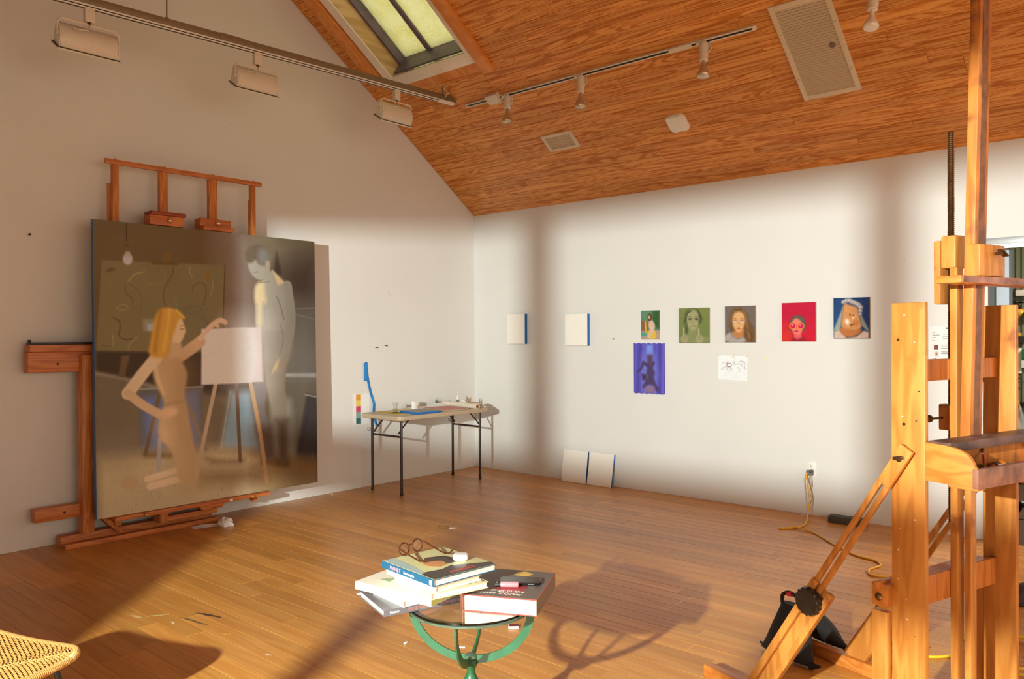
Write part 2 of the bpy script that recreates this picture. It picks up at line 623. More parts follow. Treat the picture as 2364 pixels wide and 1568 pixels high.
def gmat():
    mt, nt, bs, N, L = newmat('obscure_yellow_glass')
    ge = N.new('ShaderNodeTexCoord')
    n1 = N.new('ShaderNodeTexVoronoi'); n1.inputs['Scale'].default_value = 90
    n2 = N.new('ShaderNodeTexNoise'); n2.inputs['Scale'].default_value = 6; n2.inputs['Detail'].default_value = 4
    L.new(ge.outputs['Object'], n1.inputs['Vector'])
    L.new(ge.outputs['Object'], n2.inputs['Vector'])
    rp = N.new('ShaderNodeValToRGB')
    rp.color_ramp.elements[0].color = srgb(226, 218, 130)
    rp.color_ramp.elements[1].color = srgb(248, 248, 216)
    rp.color_ramp.elements[0].position = 0.15
    rp.color_ramp.elements[1].position = 0.75
    ad = N.new('ShaderNodeMath'); ad.operation = 'MULTIPLY_ADD'; ad.inputs[1].default_value = 0.6
    L.new(n1.outputs['Distance'], ad.inputs[0])
    ml = N.new('ShaderNodeMath'); ml.operation = 'MULTIPLY'; ml.inputs[1].default_value = 0.6
    L.new(n2.outputs['Fac'], ml.inputs[0])
    L.new(ml.outputs[0], ad.inputs[2])
    L.new(ad.outputs[0], rp.inputs['Fac'])
    tr = N.new('ShaderNodeBsdfTranslucent')
    L.new(rp.outputs['Color'], tr.inputs['Color'])
    gl = N.new('ShaderNodeBsdfGlossy'); gl.inputs['Roughness'].default_value = 0.2
    mx = N.new('ShaderNodeMixShader'); mx.inputs[0].default_value = 0.05
    L.new(tr.outputs[0], mx.inputs[1]); L.new(gl.outputs[0], mx.inputs[2])
    L.new(mx.outputs[0], N['Material Output'].inputs['Surface'])
    return mt


M['sky_glass'] = gmat()
sk = struct(sbox(0.335, SKX0, 1.79, SKS1 + .11, -0.022, 0.0).build('window_4', M['white_trim']))
sk['label'] = 'skylight with white trim, dark metal frame and yellow obscure glass'
sbox(SKX1, 1.462, 1.79, SKS1 + .11, -0.022, 0.0).build('trim_board', M['white_trim'], sk, 0.002)
sbox(SKX0, SKX1, 1.79, SKS0, -0.022, 0.0).build('trim_board', M['white_trim'], sk, 0.002)
sbox(SKX0, SKX1, SKS1, SKS1 + .11, -0.022, 0.0).build('trim_board', M['white_trim'], sk, 0.002)
sbox(SKX0 - .02, SKX0 + .004, SKS0, SKS1, -0.005, 0.15).build('well_lining', M['pale_wood'], sk)
sbox(SKX1 - .004, SKX1 + .02, SKS0, SKS1, -0.005, 0.15).build('well_lining', M['pale_wood'], sk)
sbox(SKX0, SKX1, SKS0 - .02, SKS0 + .004, -0.005, 0.03).build('well_lining', M['silver'], sk)
sbox(SKX0, SKX1, SKS1 - .004, SKS1 + .02, -0.005, 0.15).build('well_lining', M['pale_wood'], sk)
for a in ((SKX0 - .02, SKX0 + .03, SKS0, SKS1, .15, .31), (SKX1 - .03, SKX1 + .02, SKS0, SKS1, .15, .31), (SKX0 + .004, SKX1 - .004, SKS0 - .02, SKS0 + .012, .03, .31), (SKX0, SKX1, SKS1 - .03, SKS1 + .02, .15, .31)):
    sbox(*a).build('metal_frame', M['dark_metal'], sk)
sbox(.776, .822, SKS0, SKS1, .225, .27).build('glazing_bar', M['dark_metal'], sk)
sbox(SKX0 + .03, .776, SKS0 + .012, SKS1 - .03, .245, .25).build('pane', M['sky_glass'], sk)
sbox(.822, SKX1 - .03, SKS0 + .012, SKS1 - .03, .245, .25).build('pane', M['sky_glass'], sk)
# rafters beside the skylight
for k, (a, b, s1) in enumerate(((0.176, 0.318, 1.84), (1.452, 1.562, 1.676))):
    t = struct(sbox(a, b, s1, SL - .1, -0.045, 0.0).build('trim_%d' % (k + 1), M['pine_beam'], None, 0.003))
    t['label'] = ['pine rafter trim along the left side of the skylight', 'pine rafter trim along the right side of the skylight'][k]
t = struct(sbox(0.335, 1.452, 1.70, 1.79, -0.006, 0.0).build('trim_3', M['pine_beam'], None))
t['label'] = 'flat pine board under the skylight'

# unseen ground outside, added to block light from below and reflect it
g = struct(MB().box(-25, 35, -30, 20, -0.35, -0.30).build('ground', plain('gravel', srgb(150, 140, 120), 0.9, var=0.2, scale=3)))
g['label'] = 'unseen pale gravel ground, added outside to block light from below'

# doorway: aluminium head and jamb, grey door stile, workshop behind
M['alu'] = plain('brushed_aluminium', srgb(196, 198, 200), 0.35, 0.5, var=0.04)
M['door_grey'] = plain('grey_door', srgb(128, 132, 140), 0.4, 0.3, var=0.05)
d1 = struct(MB().box(5.0, 6.0, -.014, 0.0, DZ, DZ + .045).build('door_1', M['alu'], None, 0.002))
d1['label'] = 'aluminium door frame in the back wall opening to the workshop'
MB().box(5.0, DX0, -.012, 0.0, 0, DZ).build('jamb', M['white_trim'], d1)
MB().box(DX1, 6.0, -.012, 0.0, 0, DZ).build('jamb', M['white_trim'], d1)
MB().box(DX0, DX1, 0.0, .06, DZ - .03, DZ).build('door_head', M['alu'], d1)
MB().box(DX0, DX0 + .035, .02, .06, 0, DZ - .03).build('door_stop', M['black'], d1)
dl = MB().box(DX0 + .04, DX0 + .118, .06, .10, 0.01, DZ - .04).build('door_stile', M['door_grey'], d1)
MB().box(DX0 + .063, DX0 + .096, .056, .06, 1.80, 1.862).build('sticker', plain('blue_sticker', srgb(40, 120, 200), 0.4), dl)
for (a, b, c, d) in ((.068, .09, 1.845, 1.855), (.068, .08, 1.825, 1.838), (.083, .091, 1.823, 1.84), (.07, .09, 1.808, 1.816)):
    MB().box(DX0 + a, DX0 + b, .0545, .056, c, d).build('sticker_print', M['white'], dl)
MB().box(DX0 + .118, DX0 + .135, .075, .095, 0.01, DZ - .04).build('door_edge', M['black'], d1)
d1['label'] = 'aluminium framed doorway to the workshop, blue sticker on grey stile'
# workshop shell
M['ribbed'] = plain('workshop_panel', srgb(118, 122, 100), 0.6, var=0.04)
ww = MB().box(4.2, 8.2, 3.05, 3.15, 0, 3.0)
wk = struct(ww.build('wall_workshop', M['ribbed']))
rb = MB()
for k in range(60):
    xx = 4.6 + k * .05
    MBx = rb.box(xx, xx + .018, 3.035, 3.05, 0.02, 2.98)
o = rb.build('panel_rib', M['ribbed'], wk); o['kind'] = 'stuff'
struct(MB().box(4.1, 4.2, WT, 3.15, 0, 3.0).build('wall_workshop_left', M['ribbed']))
struct(MB().box(8.2, 8.3, WT, 3.15, 0, 3.0).build('wall_workshop_right', M['ribbed']))
struct(MB().box(4.1, 8.3, WT, 3.15, 3.0, 3.1).build('ceiling_workshop', M['ribbed']))
wlt = thing('workshop_fill_lamp', 'unseen white strip lamp added to brighten the workshop beyond the doorway', 'lamp', (6.6, 1.6, 2.93))  # unseen lamp, added so the workshop does not render black
MB().box(6.0, 7.2, 1.52, 1.68, 2.94, 3.0).build('fill_lamp_body', M['white_metal'], wlt, 0.004)
wla = light('workshop_fill_light', 'AREA', (6.6, 1.6, 2.93), 150, (1.0, 0.92, 0.75), shape='RECTANGLE', size=1.1, size_y=.14)
wla.parent = wlt
wla.location = (0, 0, 0)
# ------------------------------------------------------------------ lights on strut and track, vents, smoke detector
def frame_axes(d, up):
    d = Vector(d).normalized()
    up = Vector(up)
    s = d.cross(up).normalized()
    return d, s, s.cross(d).normalized()


# suspended strut channel with three flood heads, near the left wall
STX = 0.895
strut = thing('track_light_strut', 'long grey strut channel with white track hanging along the left wall', 'light track', (STX, -3.0, 3.52))
ya, yb = -1.16, -6.4


def stz(y):
    return 3.655 + (y + 1.16) * 0.0285


MB().obox((STX - .022, yb, stz(yb)), (.044, 0, 0), (0, ya - yb, stz(ya) - stz(yb)), (0, 0, .045)).build('channel', M['strut'], strut, 0.002)
MB().obox((STX - .018, yb, stz(yb) - .026), (.036, 0, 0), (0, ya - .05 - yb, stz(ya - .05) - stz(yb)), (0, 0, .025)).build('track', M['white_trim'], strut, 0.002)
MB().obox((STX + .0181, yb, stz(yb) - .02), (.001, 0, 0), (0, ya - .25 - yb, stz(ya - .25) - stz(yb)), (0, 0, .006)).build('track_slot', M['black'], strut)
MB().obox((STX - .008, yb, stz(yb) - .0272), (.016, 0, 0), (0, ya - .25 - yb, stz(ya - .25) - stz(yb)), (0, 0, .001)).build('track_slot', M['black'], strut)
for yy in (-3.55,):
    MB().obox((STX - .026, yy, stz(yy) - .002), (.052, 0, 0), (0, .19, .19 * .0285), (0, 0, .05)).build('coupler', M['strut'], strut, 0.002)
for yy in (-1.344, -3.925, -5.6):
    zc = EAVE + S_ * (-yy if yy > -DEP / 2 else DEP + yy)
    MB().cyl((STX, yy, stz(yy) + .04), (STX, yy, zc), .005, 8).build('hanger_rod', M['strut'], strut, smooth=True)
    MB().cyl((STX, yy, stz(yy) + .045), (STX, yy, stz(yy) + .055), .014, 6).build('rod_nut', M['strut'], strut)
MB().tube([(STX + .02, -1.34, stz(-1.34) + .02), (STX + .06, -1.33, 3.70), (STX + .03, -1.36, 3.75), (STX + .05, -1.34, 3.768)], .004, 6).build('feed_wire', M['white_metal'], strut, smooth=True)


def flood(y, w, label):
    """linear flood head hanging under the strut, bowl opening down to the wall"""
    z0 = stz(y) - .026
    t = thing('track_flood_light', label, 'track light', (STX, y, z0 - .22), 'flood heads on the strut')
    MB().box(STX - .018, STX + .018, y - .03, y + .03, z0 - .085, z0).build('adapter', M['white_metal'], t, 0.003)
    MB().cyl((STX, y, z0 - .10), (STX, y, z0 - .085), .012, 8).build('swivel', M['brass'], t)
    zb = z0 - .10
    MB().tube([(STX - .02, y - w / 2 - .012, zb - .085), (STX - .006, y - w / 2 - .012, zb - .02), (STX, y - w / 2 + .01, zb), (STX, y + w / 2 - .01, zb), (STX - .006, y + w / 2 + .012, zb - .02), (STX - .02, y + w / 2 + .012, zb - .085)], .007, 6).build('yoke', M['white_metal'], t, smooth=True)
    # curved housing: quarter bowl, profile in x-z, extruded along y, tipped towards the wall
    ca_, sa_ = math.cos(math.radians(32)), math.sin(math.radians(32))
    px0, pz0 = STX - .02, zb - .085

    def tip(x_, z_):
        dx_, dz_ = x_ - px0, z_ - pz0
        return (px0 + dx_ * ca_ + dz_ * sa_, pz0 - dx_ * sa_ + dz_ * ca_)
    prof = []
    for k in range(9):
        a = math.radians(-5 + 100 * k / 8)
        prof.append(tip(STX - .06 + .105 * math.sin(a), zb - .145 + .115 * math.cos(a)))
    prof += [tip(STX - .065, zb - .155), tip(STX - .085, zb - .05)]
    pts = [(p[0], y - w / 2, p[1]) for p in prof]
    hs = MB().prism(pts, (0, w, 0)).build('housing', M['white_metal'], t, 0.003)
    for s in (-1, 1):
        yy = y + s * (w / 2 + .002)
        MB().prism([(p[0], yy, p[2]) for p in pts], (0, .004 * s, 0)).build('end_cap', M['white_trim'], t, 0.001)
        MB().cyl((STX - .02, yy + .004 * s, zb - .085), (STX - .02, yy + .016 * s, zb - .085), .016, 10).build('pivot_knob', M['white_metal'], t, smooth=True)
    qd = lambda x0_, x1_, z0_, z1_, g_: MB().prism([(tip(a_, b_)[0], y - w / 2 - g_, tip(a_, b_)[1]) for a_, b_ in ((x0_, z0_), (x1_, z0_), (x1_, z1_), (x0_, z1_))], (0, w + 2 * g_, 0))
    qd(STX - .07, STX + .055, zb - .170, zb - .1585, .015).build('bezel', M['white_metal'], t, 0.002)
    qd(STX - .071, STX + .0555, zb - .1585, zb - .155, .016).build('gasket', M['black'], t)
    MB().tube([(STX + .01, y + .005, zb - .0), (STX + .055, y - .03, zb - .055), (STX + .058, y - .09, zb - .07), (STX + .05, y - .11, zb - .06)], .004, 6).build('lead_wire', M['white_metal'], t, smooth=True)


flood(-4.42, .34, 'large white flood light on the strut, nearest and leftmost')
flood(-3.245, .32, 'middle white flood light hanging from the grey strut above the easel')
flood(-1.90, .32, 'farthest white flood light on the strut, below the skylight')

# ceiling track with bulbs
TS = 1.397
trk = thing('ceiling_track', 'thin white light track fixed across the pine ceiling', 'light track', cz(2.4, TS))
sbx = lambda x0, x1, s0, s1, o0, o1: sbox(x0, x1, s0, s1, o0, o1)
sbx(1.0, 3.825, TS - .018, TS + .018, -.02, 0).build('track', M['white_metal'], trk, 0.002)
sbx(1.02, 3.15, TS - .007, TS + .007, -.0212, -.0195).build('track_slot', M['black'], trk)
sbx(3.32, 3.80, TS - .007, TS + .007, -.0212, -.0195).build('track_slot', M['black'], trk)
sbx(1.29, 1.43, TS - .04, TS + .055, -.045, 0).build('junction_box', M['white_metal'], trk, 0.003)
sbx(3.14, 3.33, TS - .019, TS + .019, -.024, 0).build('track_joiner', M['white_metal'], trk, 0.002)
trk2 = thing('ceiling_track', 'second white light track at the top right edge of the ceiling', 'light track', cz(4.7, TS + .05))
sbx(4.46, 6.2, TS + .03, TS + .066, -.02, 0).build('track', M['white_metal'], trk2, 0.002)
M['bulb_silver'] = plain('silvered_bulb', srgb(196, 172, 142), 0.3, 0.55, var=0.05)
M['bulb_white'] = plain('frosted_bulb', srgb(232, 220, 204), 0.3, 0.0, var=0.03)


def spot(x, s, tilt, bm, label, L_=1.0):
    p = cz(x, s, -.02)
    t = thing('track_spot_light', label, 'track light', p - Vector((0, 0, .3)), 'bulb heads on the ceiling track')
    sbx(x - .06, x + .02, s - .015, s + .015, -.035, -.02).build('adapter', M['white_metal'], t, 0.002)
    d = Vector(tilt).normalized()
    p0 = p + Vector((0, 0, -.02))
    MB().tube([p + NRM * -.005, p0], .012, 8).build('stem', M['white_metal'], t, smooth=True)
    MB().lathe([(.02, 0), (.033, .004), (.034, .05 * L_), (.031, .135 * L_), (.026, .14 * L_)], p0 - d * .01, d, 16).build('socket', M['white_metal'], t, smooth=True)
    MB().tube([p + Vector((.05, 0, -.01)), p0 + Vector((.055, 0, -.05)), p0 + d * .07 + Vector((.036, 0, 0))], .005, 6).build('wire', M['white_metal'], t, smooth=True)
    MB().lathe([(.013, 0), (.014, .02), (.016, .035), (.02, .05), (.034, .078), (.046, .10), (.048, .112), (.042, .124), (.02, .13), (.003, .131)], p0 + d * .128 * L_, d, 20).build('bulb', bm, t, smooth=True)


spot(1.52, TS, (.02, -.06, -1), M['bulb_silver'], 'silver reflector bulb head at the left end of the ceiling track', .8)
spot(2.325, TS, (.03, -.10, -1), M['bulb_silver'], 'silver reflector bulb head in the middle of the ceiling track')
spot(3.43, TS, (.06, -.18, -1), M['bulb_silver'], 'silver reflector bulb head at the right end of the ceiling track')
spot(4.62, TS + .048, (-.02, -.25, -1), M['bulb_white'], 'white frosted bulb head beside the large ceiling vent')

# vents
M['vent'] = plain('vent_enamel', srgb(216, 198, 170), 0.45, var=0.03)
M['vent_slat'] = plain('vent_slat', srgb(206, 186, 158), 0.5, var=0.04)
v = thing('ceiling_vent', 'tall white return air grille with fine slats on the pine ceiling', 'vent', cz(4.15, .69, -.02))
a0, a1, s0, s1 = 3.947, 4.353, .69, 1.515
for q in ((a0, a0 + .035, s0, s1), (a1 - .035, a1, s0, s1), (a0 + .035, a1 - .035, s0, s0 + .04), (a0 + .035, a1 - .035, s1 - .04, s1)):
    sbx(q[0], q[1], q[2], q[3], -.016, 0).build('frame', M['vent'], v, 0.002)
sbx(a0 + .03, a1 - .03, s0 + .03, s1 - .03, -.003, -.001).build('backing', M['black'], v)
n_ = 34
for k in range(n_):
    ss = s0 + .045 + (s1 - s0 - .09) * k / (n_ - 1)
    MB().obox(cz(a0 + .035, ss - .011, -.015), (a1 - a0 - .07, 0, 0), UPS * .0145 + NRM * .009, NRM * .0015).build('slat', M['vent_slat'], v)
for q in ((a0 + .017, s0 + .2), (a0 + .017, s0 + .6), (a1 - .017, s0 + .2), (a1 - .017, s0 + .6)):
    MB().cyl(cz(q[0], q[1], -.018), cz(q[0], q[1], -.014), .004, 8).build('screw', M['silver'], v)
MB().cyl(cz(4.265, 1.11, -.0165), cz(4.265, 1.11, -.012), .022, 14).build('dark_stain', plain('vent_stain', srgb(120, 100, 80), .9), v)
v = thing('ceiling_vent', 'small square white supply vent with thin fins on the pine ceiling', 'vent', cz(1.715, .68, -.02))
a0, a1, s0, s1 = 1.543, 1.89, .68, .877
for q in ((a0, a0 + .036, s0, s1), (a1 - .036, a1, s0, s1), (a0 + .036, a1 - .036, s0, s0 + .03), (a0 + .036, a1 - .036, s1 - .03, s1)):
    sbx(q[0], q[1], q[2], q[3], -.014, 0).build('frame', M['vent'], v, 0.002)
sbx(a0 + .03, a1 - .03, s0 + .025, s1 - .025, -.003, -.001).build('backing', M['black'], v)
for k in range(14):
    xx = a0 + .042 + (a1 - a0 - .09) * k / 13
    MB().obox(cz(xx, s0 + .03, -.012), UPS * (s1 - s0 - .06), Vector((.009, 0, 0)) + NRM * .008, Vector((.002, 0, 0))).build('fin', M['vent_slat'], v)
sd = thing('smoke_detector', 'white rounded square smoke detector on the pine ceiling', 'smoke detector', cz(2.905, .725, -.05))
def rsq(h, r, o):
    pts = []
    for (cx_, cy_, a0_) in ((1, 1, 0), (-1, 1, 90), (-1, -1, 180), (1, -1, 270)):
        for k in range(5):
            a = math.radians(a0_ + 22.5 * k)
            pts.append(cz(2.905 + cx_ * (h - r) + r * math.cos(a), .725 + cy_ * (h - r) + r * math.sin(a), o))
    return pts
MB().prism(rsq(.085, .035, 0), NRM * -.03).build('base', M['white_trim'], sd, 0.004)
MB().prism(rsq(.077, .03, -.03), NRM * -.008).build('cover', M['white'], sd, 0.004)

# ------------------------------------------------------------------ painted pictures: colour laid on a fine mesh
def lin(c):
    c = np.asarray(c, float) / 255
    return np.where(c <= 0.04045, c / 12.92, ((c + 0.055) / 1.055) ** 2.4)


class Art:
    def __init__(s, quad, wm, hm, nx, ny):
        s.wm, s.hm = wm, hm
        A, b = [], []
        for (x, y), (u, v_) in zip(quad, ((0, 0), (wm, 0), (wm, hm), (0, hm))):
            A.append([x, y, 1, 0, 0, 0, -u * x, -u * y]); b.append(u)
            A.append([0, 0, 0, x, y, 1, -v_ * x, -v_ * y]); b.append(v_)
        h = np.linalg.solve(np.array(A, float), np.array(b, float))
        s.H = np.append(h, 1).reshape(3, 3)
        s.nx, s.ny = nx, ny
        uu, vv = np.meshgrid(np.linspace(0, wm, nx + 1), np.linspace(0, hm, ny + 1))
        s.U, s.V = uu.ravel(), vv.ravel()
        s.c = np.zeros((s.U.size, 3)) + 128.0
        s.soft = wm / nx * 0.8
        s.z = (0, 0, 1.0)
        s.rng = np.random.RandomState(3)

    def zoom(s, ox, oy, k):
        s.z = (ox, oy, k)
        return s

    def T(s, pts):
        p = np.array(pts, float)
        p = p / s.z[2] + np.array([s.z[0], s.z[1]])
        q = np.c_[p, np.ones(len(p))] @ s.H.T
        return q[:, :2] / q[:, 2:]

    def _blend(s, a, col):
        col = np.asarray(col, float)
        s.c = s.c * (1 - a[:, None]) + col * a[:, None]

    def segd(s, P, closed):
        d = np.full(s.U.size, 1e9)
        n = len(P)
        for i in range(n if closed else n - 1):
            a, b = P[i], P[(i + 1) % n]
            ab = b - a
            t = np.clip(((s.U - a[0]) * ab[0] + (s.V - a[1]) * ab[1]) / max(ab @ ab, 1e-12), 0, 1)
            d = np.minimum(d, np.hypot(s.U - a[0] - t * ab[0], s.V - a[1] - t * ab[1]))
        return d

    def inside(s, P):
        r = np.zeros(s.U.size, bool)
        n = len(P)
        for i in range(n):
            a, b = P[i], P[(i + 1) % n]
            c = (a[1] > s.V) != (b[1] > s.V)
            with np.errstate(divide='ignore', invalid='ignore'):
                xi = (b[0] - a[0]) * (s.V - a[1]) / (b[1] - a[1]) + a[0]
            r ^= c & (s.U < xi)
        return r

    def poly(s, pts, col, soft=1.0, op=1.0, raw=False, round_=0):
        P = pts if raw else s.T(pts)
        if round_:
            for _ in range(round_):
                Q = []
                for i in range(len(P)):
                    a, b = P[i], P[(i + 1) % len(P)]
                    Q += [a * .75 + b * .25, a * .25 + b * .75]
                P = np.array(Q)
        d = s.segd(P, True)
        sd_ = np.where(s.inside(P), d, -d)
        a = np.clip(sd_ / (s.soft * soft) * .5 + .5, 0, 1) * op
        s._blend(a, col)
        return a

    def line(s, pts, w, col, soft=1.0, op=1.0):
        """w: width in zoom pixels"""
        P = s.T(pts)
        e = s.T([pts[0], (pts[0][0] + w, pts[0][1])])
        wm = np.hypot(*(e[1] - e[0])) / 2
        if len(P) > 2:
            for _ in range(2):
                Q = [P[0]]
                for i in range(len(P) - 1):
                    Q += [P[i] * .75 + P[i + 1] * .25, P[i] * .25 + P[i + 1] * .75]
                Q.append(P[-1])
                P = np.array(Q)
        d = s.segd(P, False)
        s._blend(np.clip((wm - d) / (s.soft * soft) + .5, 0, 1) * op, col)

    def ell(s, cx_, cy_, rx, ry, col, soft=1.0, op=1.0, ang=0):
        a = np.radians(np.arange(0, 360, 12))
        x, y = rx * np.cos(a), ry * np.sin(a)
        g = math.radians(ang)
        return s.poly(np.c_[cx_ + x * math.cos(g) - y * math.sin(g), cy_ + x * math.sin(g) + y * math.cos(g)], col, soft, op)

    def noise(s, amp, n=14):
        f = np.zeros(s.U.size)
        for k in range(n):
            fx, fy, p = s.rng.uniform(2, 40, 3)
            f += np.sin(s.U / s.wm * fx + s.V / s.hm * fy * s.rng.choice([-1, 1]) + p)
        s.c = s.c * (1 + (f / n * amp)[:, None])

    def mesh(s, name, tl, right, down, mt, parent, illum):
        tl, right, down = Vector(tl), Vector(right), Vector(down)
        base = BASE[parent]
        u = (s.U / s.wm)[:, None]
        v_ = (s.V / s.hm)[:, None]
        P = np.array(tl - base)[None] + u * np.array(right)[None] + v_ * np.array(down)[None]
        n = s.nx + 1
        i = (np.arange(s.ny)[:, None] * n + np.arange(s.nx)[None]).ravel()
        F = np.c_[i, i + n, i + n + 1, i + 1]
        me = bpy.data.meshes.new(name)
        me.from_pydata(P.tolist(), [], F.tolist())
        alb = np.clip(lin(np.clip(s.c, 0, 255)) / illum, 0.004, 0.92)
        at = me.color_attributes.new('Col', 'FLOAT_COLOR', 'POINT')
        at.data.foreach_set('color', np.c_[alb, np.ones(len(alb))].astype(np.float32).ravel())
        return link(name, me, mt, parent, base)


def artmat(name, rough=0.5):
    mt, nt, bs, N, L = newmat(name)
    at = N.new('ShaderNodeAttribute')
    at.attribute_name = 'Col'
    tc = N.new('ShaderNodeTexCoord')
    ns = N.new('ShaderNodeTexNoise'); ns.inputs['Scale'].default_value = 45; ns.inputs['Detail'].default_value = 5
    L.new(tc.outputs['Object'], ns.inputs['Vector'])
    hs = N.new('ShaderNodeHueSaturation')
    mr = N.new('ShaderNodeMapRange'); mr.inputs['To Min'].default_value = 0.94; mr.inputs['To Max'].default_value = 1.06
    L.new(ns.outputs['Fac'], mr.inputs['Value']); L.new(mr.outputs[0], hs.inputs['Value'])
    L.new(at.outputs['Color'], hs.inputs['Color'])
    L.new(hs.outputs['Color'], bs.inputs['Base Color'])
    bs.inputs['Roughness'].default_value = rough
    bs.inputs['Specular IOR Level'].default_value = 0.2
    return mt


M['oil'] = artmat('oil_paint', 0.85)
ILS = np.array([0.40, 0.27, 0.175])            # photographed light on the shaded part of the left wall
ILL = np.array([0.98, 0.86, 0.70])             # photographed light on the sunlit walls
# ------------------------------------------------------------------ wall easel with the large painting
ez = thing('wall_easel', 'large red oak easel standing flat against the left wall, holding the big painting', 'easel', (.15, -3.6, 0))
OZ, OY = M['oak'], M['oak_y']
MB().box(.205, .235, -4.066, -2.808, 2.728, 2.764).build('top_rail', OY, ez, 0.006)
for (a, b, zb, xb) in ((-4.007, -3.964, .1, .205), (-3.663, -3.597, .1, .205), (-3.268, -3.198, .1, .205), (-2.899, -2.857, .1, .205)):
    MB().box(.175, .215, a, b, zb, 2.731).build('upright', OZ, ez, 0.003)
for (a, b, zt) in ((-4.018, -3.98, 2.60), (-2.885, -2.847, 2.62)):
    MB().box(.135, .172, a, b, .1, zt).build('sliding_upright', OZ, ez, 0.003)
for yy in (-3.99, -3.63, -3.235, -2.88):
    MB().cyl((.22, yy, 2.76), (.22, yy, 2.772), .008, 8).build('screw', M['silver'], ez)
MB().box(.10, .20, -4.220, -4.142, .078, 1.35).build('side_post', OZ, ez, 0.004)
MB().box(.10, .20, -3.32, -3.245, .078, 1.35).build('side_post', OZ, ez, 0.004)
MB().box(.06, .15, -4.545, -2.3, 1.232, 1.375).build('cross_rail', OY, ez, 0.006)
MB().box(.05, .16, -4.535, -2.3, 1.375, 1.424).build('cross_rail', OY, ez, 0.004)
MB().box(.06, .14, -4.528, -2.31, 1.424, 1.440).build('steel_rod', M['black'], ez, 0.003)
MB().cyl((.10, -4.52, 1.44), (.10, -4.52, 1.462), .010, 8).build('rod_stop', M['black'], ez)
MB().cyl((.15, -4.36, 1.29), (.154, -4.36, 1.29), .008, 8).build('bolt', M['black'], ez)
MB().box(.06, .14, -4.507, -2.6, .198, .290).build('lower_rail', OY, ez, 0.005)
MB().cyl((.14, -4.32, .245), (.144, -4.32, .245), .008, 8).build('bolt', M['black'], ez)
# foot: two stepped beams
MB().box(.06, .15, -4.35, -3.22, 0, .078).build('foot_beam', OY, ez, 0.012)
MB().box(.15, .20, -4.345, -3.22, 0, .024).build('foot_board', OY, ez, 0.003)
MB().box(.20, .245, -4.35, -3.22, 0, .036).build('foot_lip', OY, ez, 0.004)
MB().bar((.155, -4.15, .25), (.155, -3.96, .05), .03, .09, (1, 0, 0)).build('corner_brace', OZ, ez, 0.003)
# picture tray
MB().box(.19, .36, -4.065, -2.823, .165, .1935).build('tray', OY, ez, 0.004)
for yy in (-3.854, -2.996):
    MB().lathe([(.006, 0), (.014, .004), (.016, .012), (.012, .022), (.004, .026)], (.36, yy, .18), (1, 0, 0), 12).build('wooden_knob', OY, ez, smooth=True)
MB().box(.359, .364, -3.19, -3.165, .172, .188).build('white_chip', M['white'], ez)
MB().box(.18, .30, -3.717, -3.658, .08, .165).build('tray_support', OZ, ez, 0.003)
MB().box(.18, .27, -3.29, -3.245, .08, .165).build('tray_support', OZ, ez, 0.003)
MB().box(.24, .29, -3.70, -3.26, .088, .122).build('tray_stretcher', OY, ez, 0.003)
MB().prism([(.30, -3.43, .155), (.30, -3.40, .128), (.30, -3.24, .148), (.30, -3.22, .165), (.30, -3.43, .165)], (.05, 0, 0)).build('tray_bracket', OY, ez, 0.002)
MB().lathe([(.006, 0), (.016, .004), (.018, .014), (.012, .026), (.004, .03)], (.30, -3.235, .140), (1, 0, 0), 12).build('wooden_knob', OY, ez, smooth=True)
# top clamps
c1 = MB().box(.20, .30, -3.778, -3.515, 2.312, 2.385).build('canvas_clamp', OY, ez, 0.005)
MB().box(.20, .32, -3.775, -3.51, 2.385, 2.412).build('clamp_lip', plain('red_stained_oak', srgb(150, 62, 30), .45, var=.2), c1, 0.004)
MB().lathe([(.022, 0), (.024, .006), (.02, .012)], (.30, -3.63, 2.352), (1, 0, 0), 14).build('knob', OY, c1, smooth=True)
MB().lathe([(.013, .012), (.013, .018), (.006, .022)], (.30, -3.63, 2.352), (1, 0, 0), 12).build('knob_nut', M['silver'], c1, smooth=True)
c2 = MB().box(.20, .30, -3.385, -3.128, 2.338, 2.402).build('canvas_clamp', OY, ez, 0.005)
MB().box(.20, .335, -3.378, -3.118, 2.309, 2.34).build('clamp_lip', OY, c2, 0.004)
MB().lathe([(.022, 0), (.024, .006), (.02, .012)], (.30, -3.243, 2.372), (1, 0, 0), 14).build('knob', OY, c2, smooth=True)
MB().lathe([(.013, .012), (.013, .018), (.006, .022)], (.30, -3.243, 2.372), (1, 0, 0), 12).build('knob_nut', M['silver'], c2, smooth=True)

# the painting leans back slightly: bottom edge forward of the top
PT = (.262, 2.305); PB = (.29, .196)          # back face x,z at top and bottom
by0, by1 = -4.176, -2.338
big = thing('figure_painting', 'large brown figure painting with a pale easel canvas, on the wall easel', 'painting', (.3, -3.26, .196))
tv = Vector((PT[0] - PB[0], 0, PT[1] - PB[1]))
nx_ = Vector((tv.z, 0, -tv.x)).normalized()
o_ = Vector((PB[0], by0, PB[1]))
MB().obox(o_, Vector((0, by1 - by0, 0)), tv, nx_ * .036).build('stretched_canvas', M['linen'], big, 0.002)
MB().obox(o_ + Vector((0, -.003, 0)) + nx_ * .002, Vector((0, .003, 0)), tv, nx_ * .032).build('taped_edge', M['blue_tape'], big)
A = Art([(214, 505), (724, 556), (733, 1113), (222, 1198)], by1 - by0, tv.length, 340, 390)
A.c[:] = (92, 66, 38)
zA = lambda: A.zoom(230, 480, 4.4604)
zB = lambda: A.zoom(0, 340, 2.955)
zC = lambda: A.zoom(0, 780, 2.955)
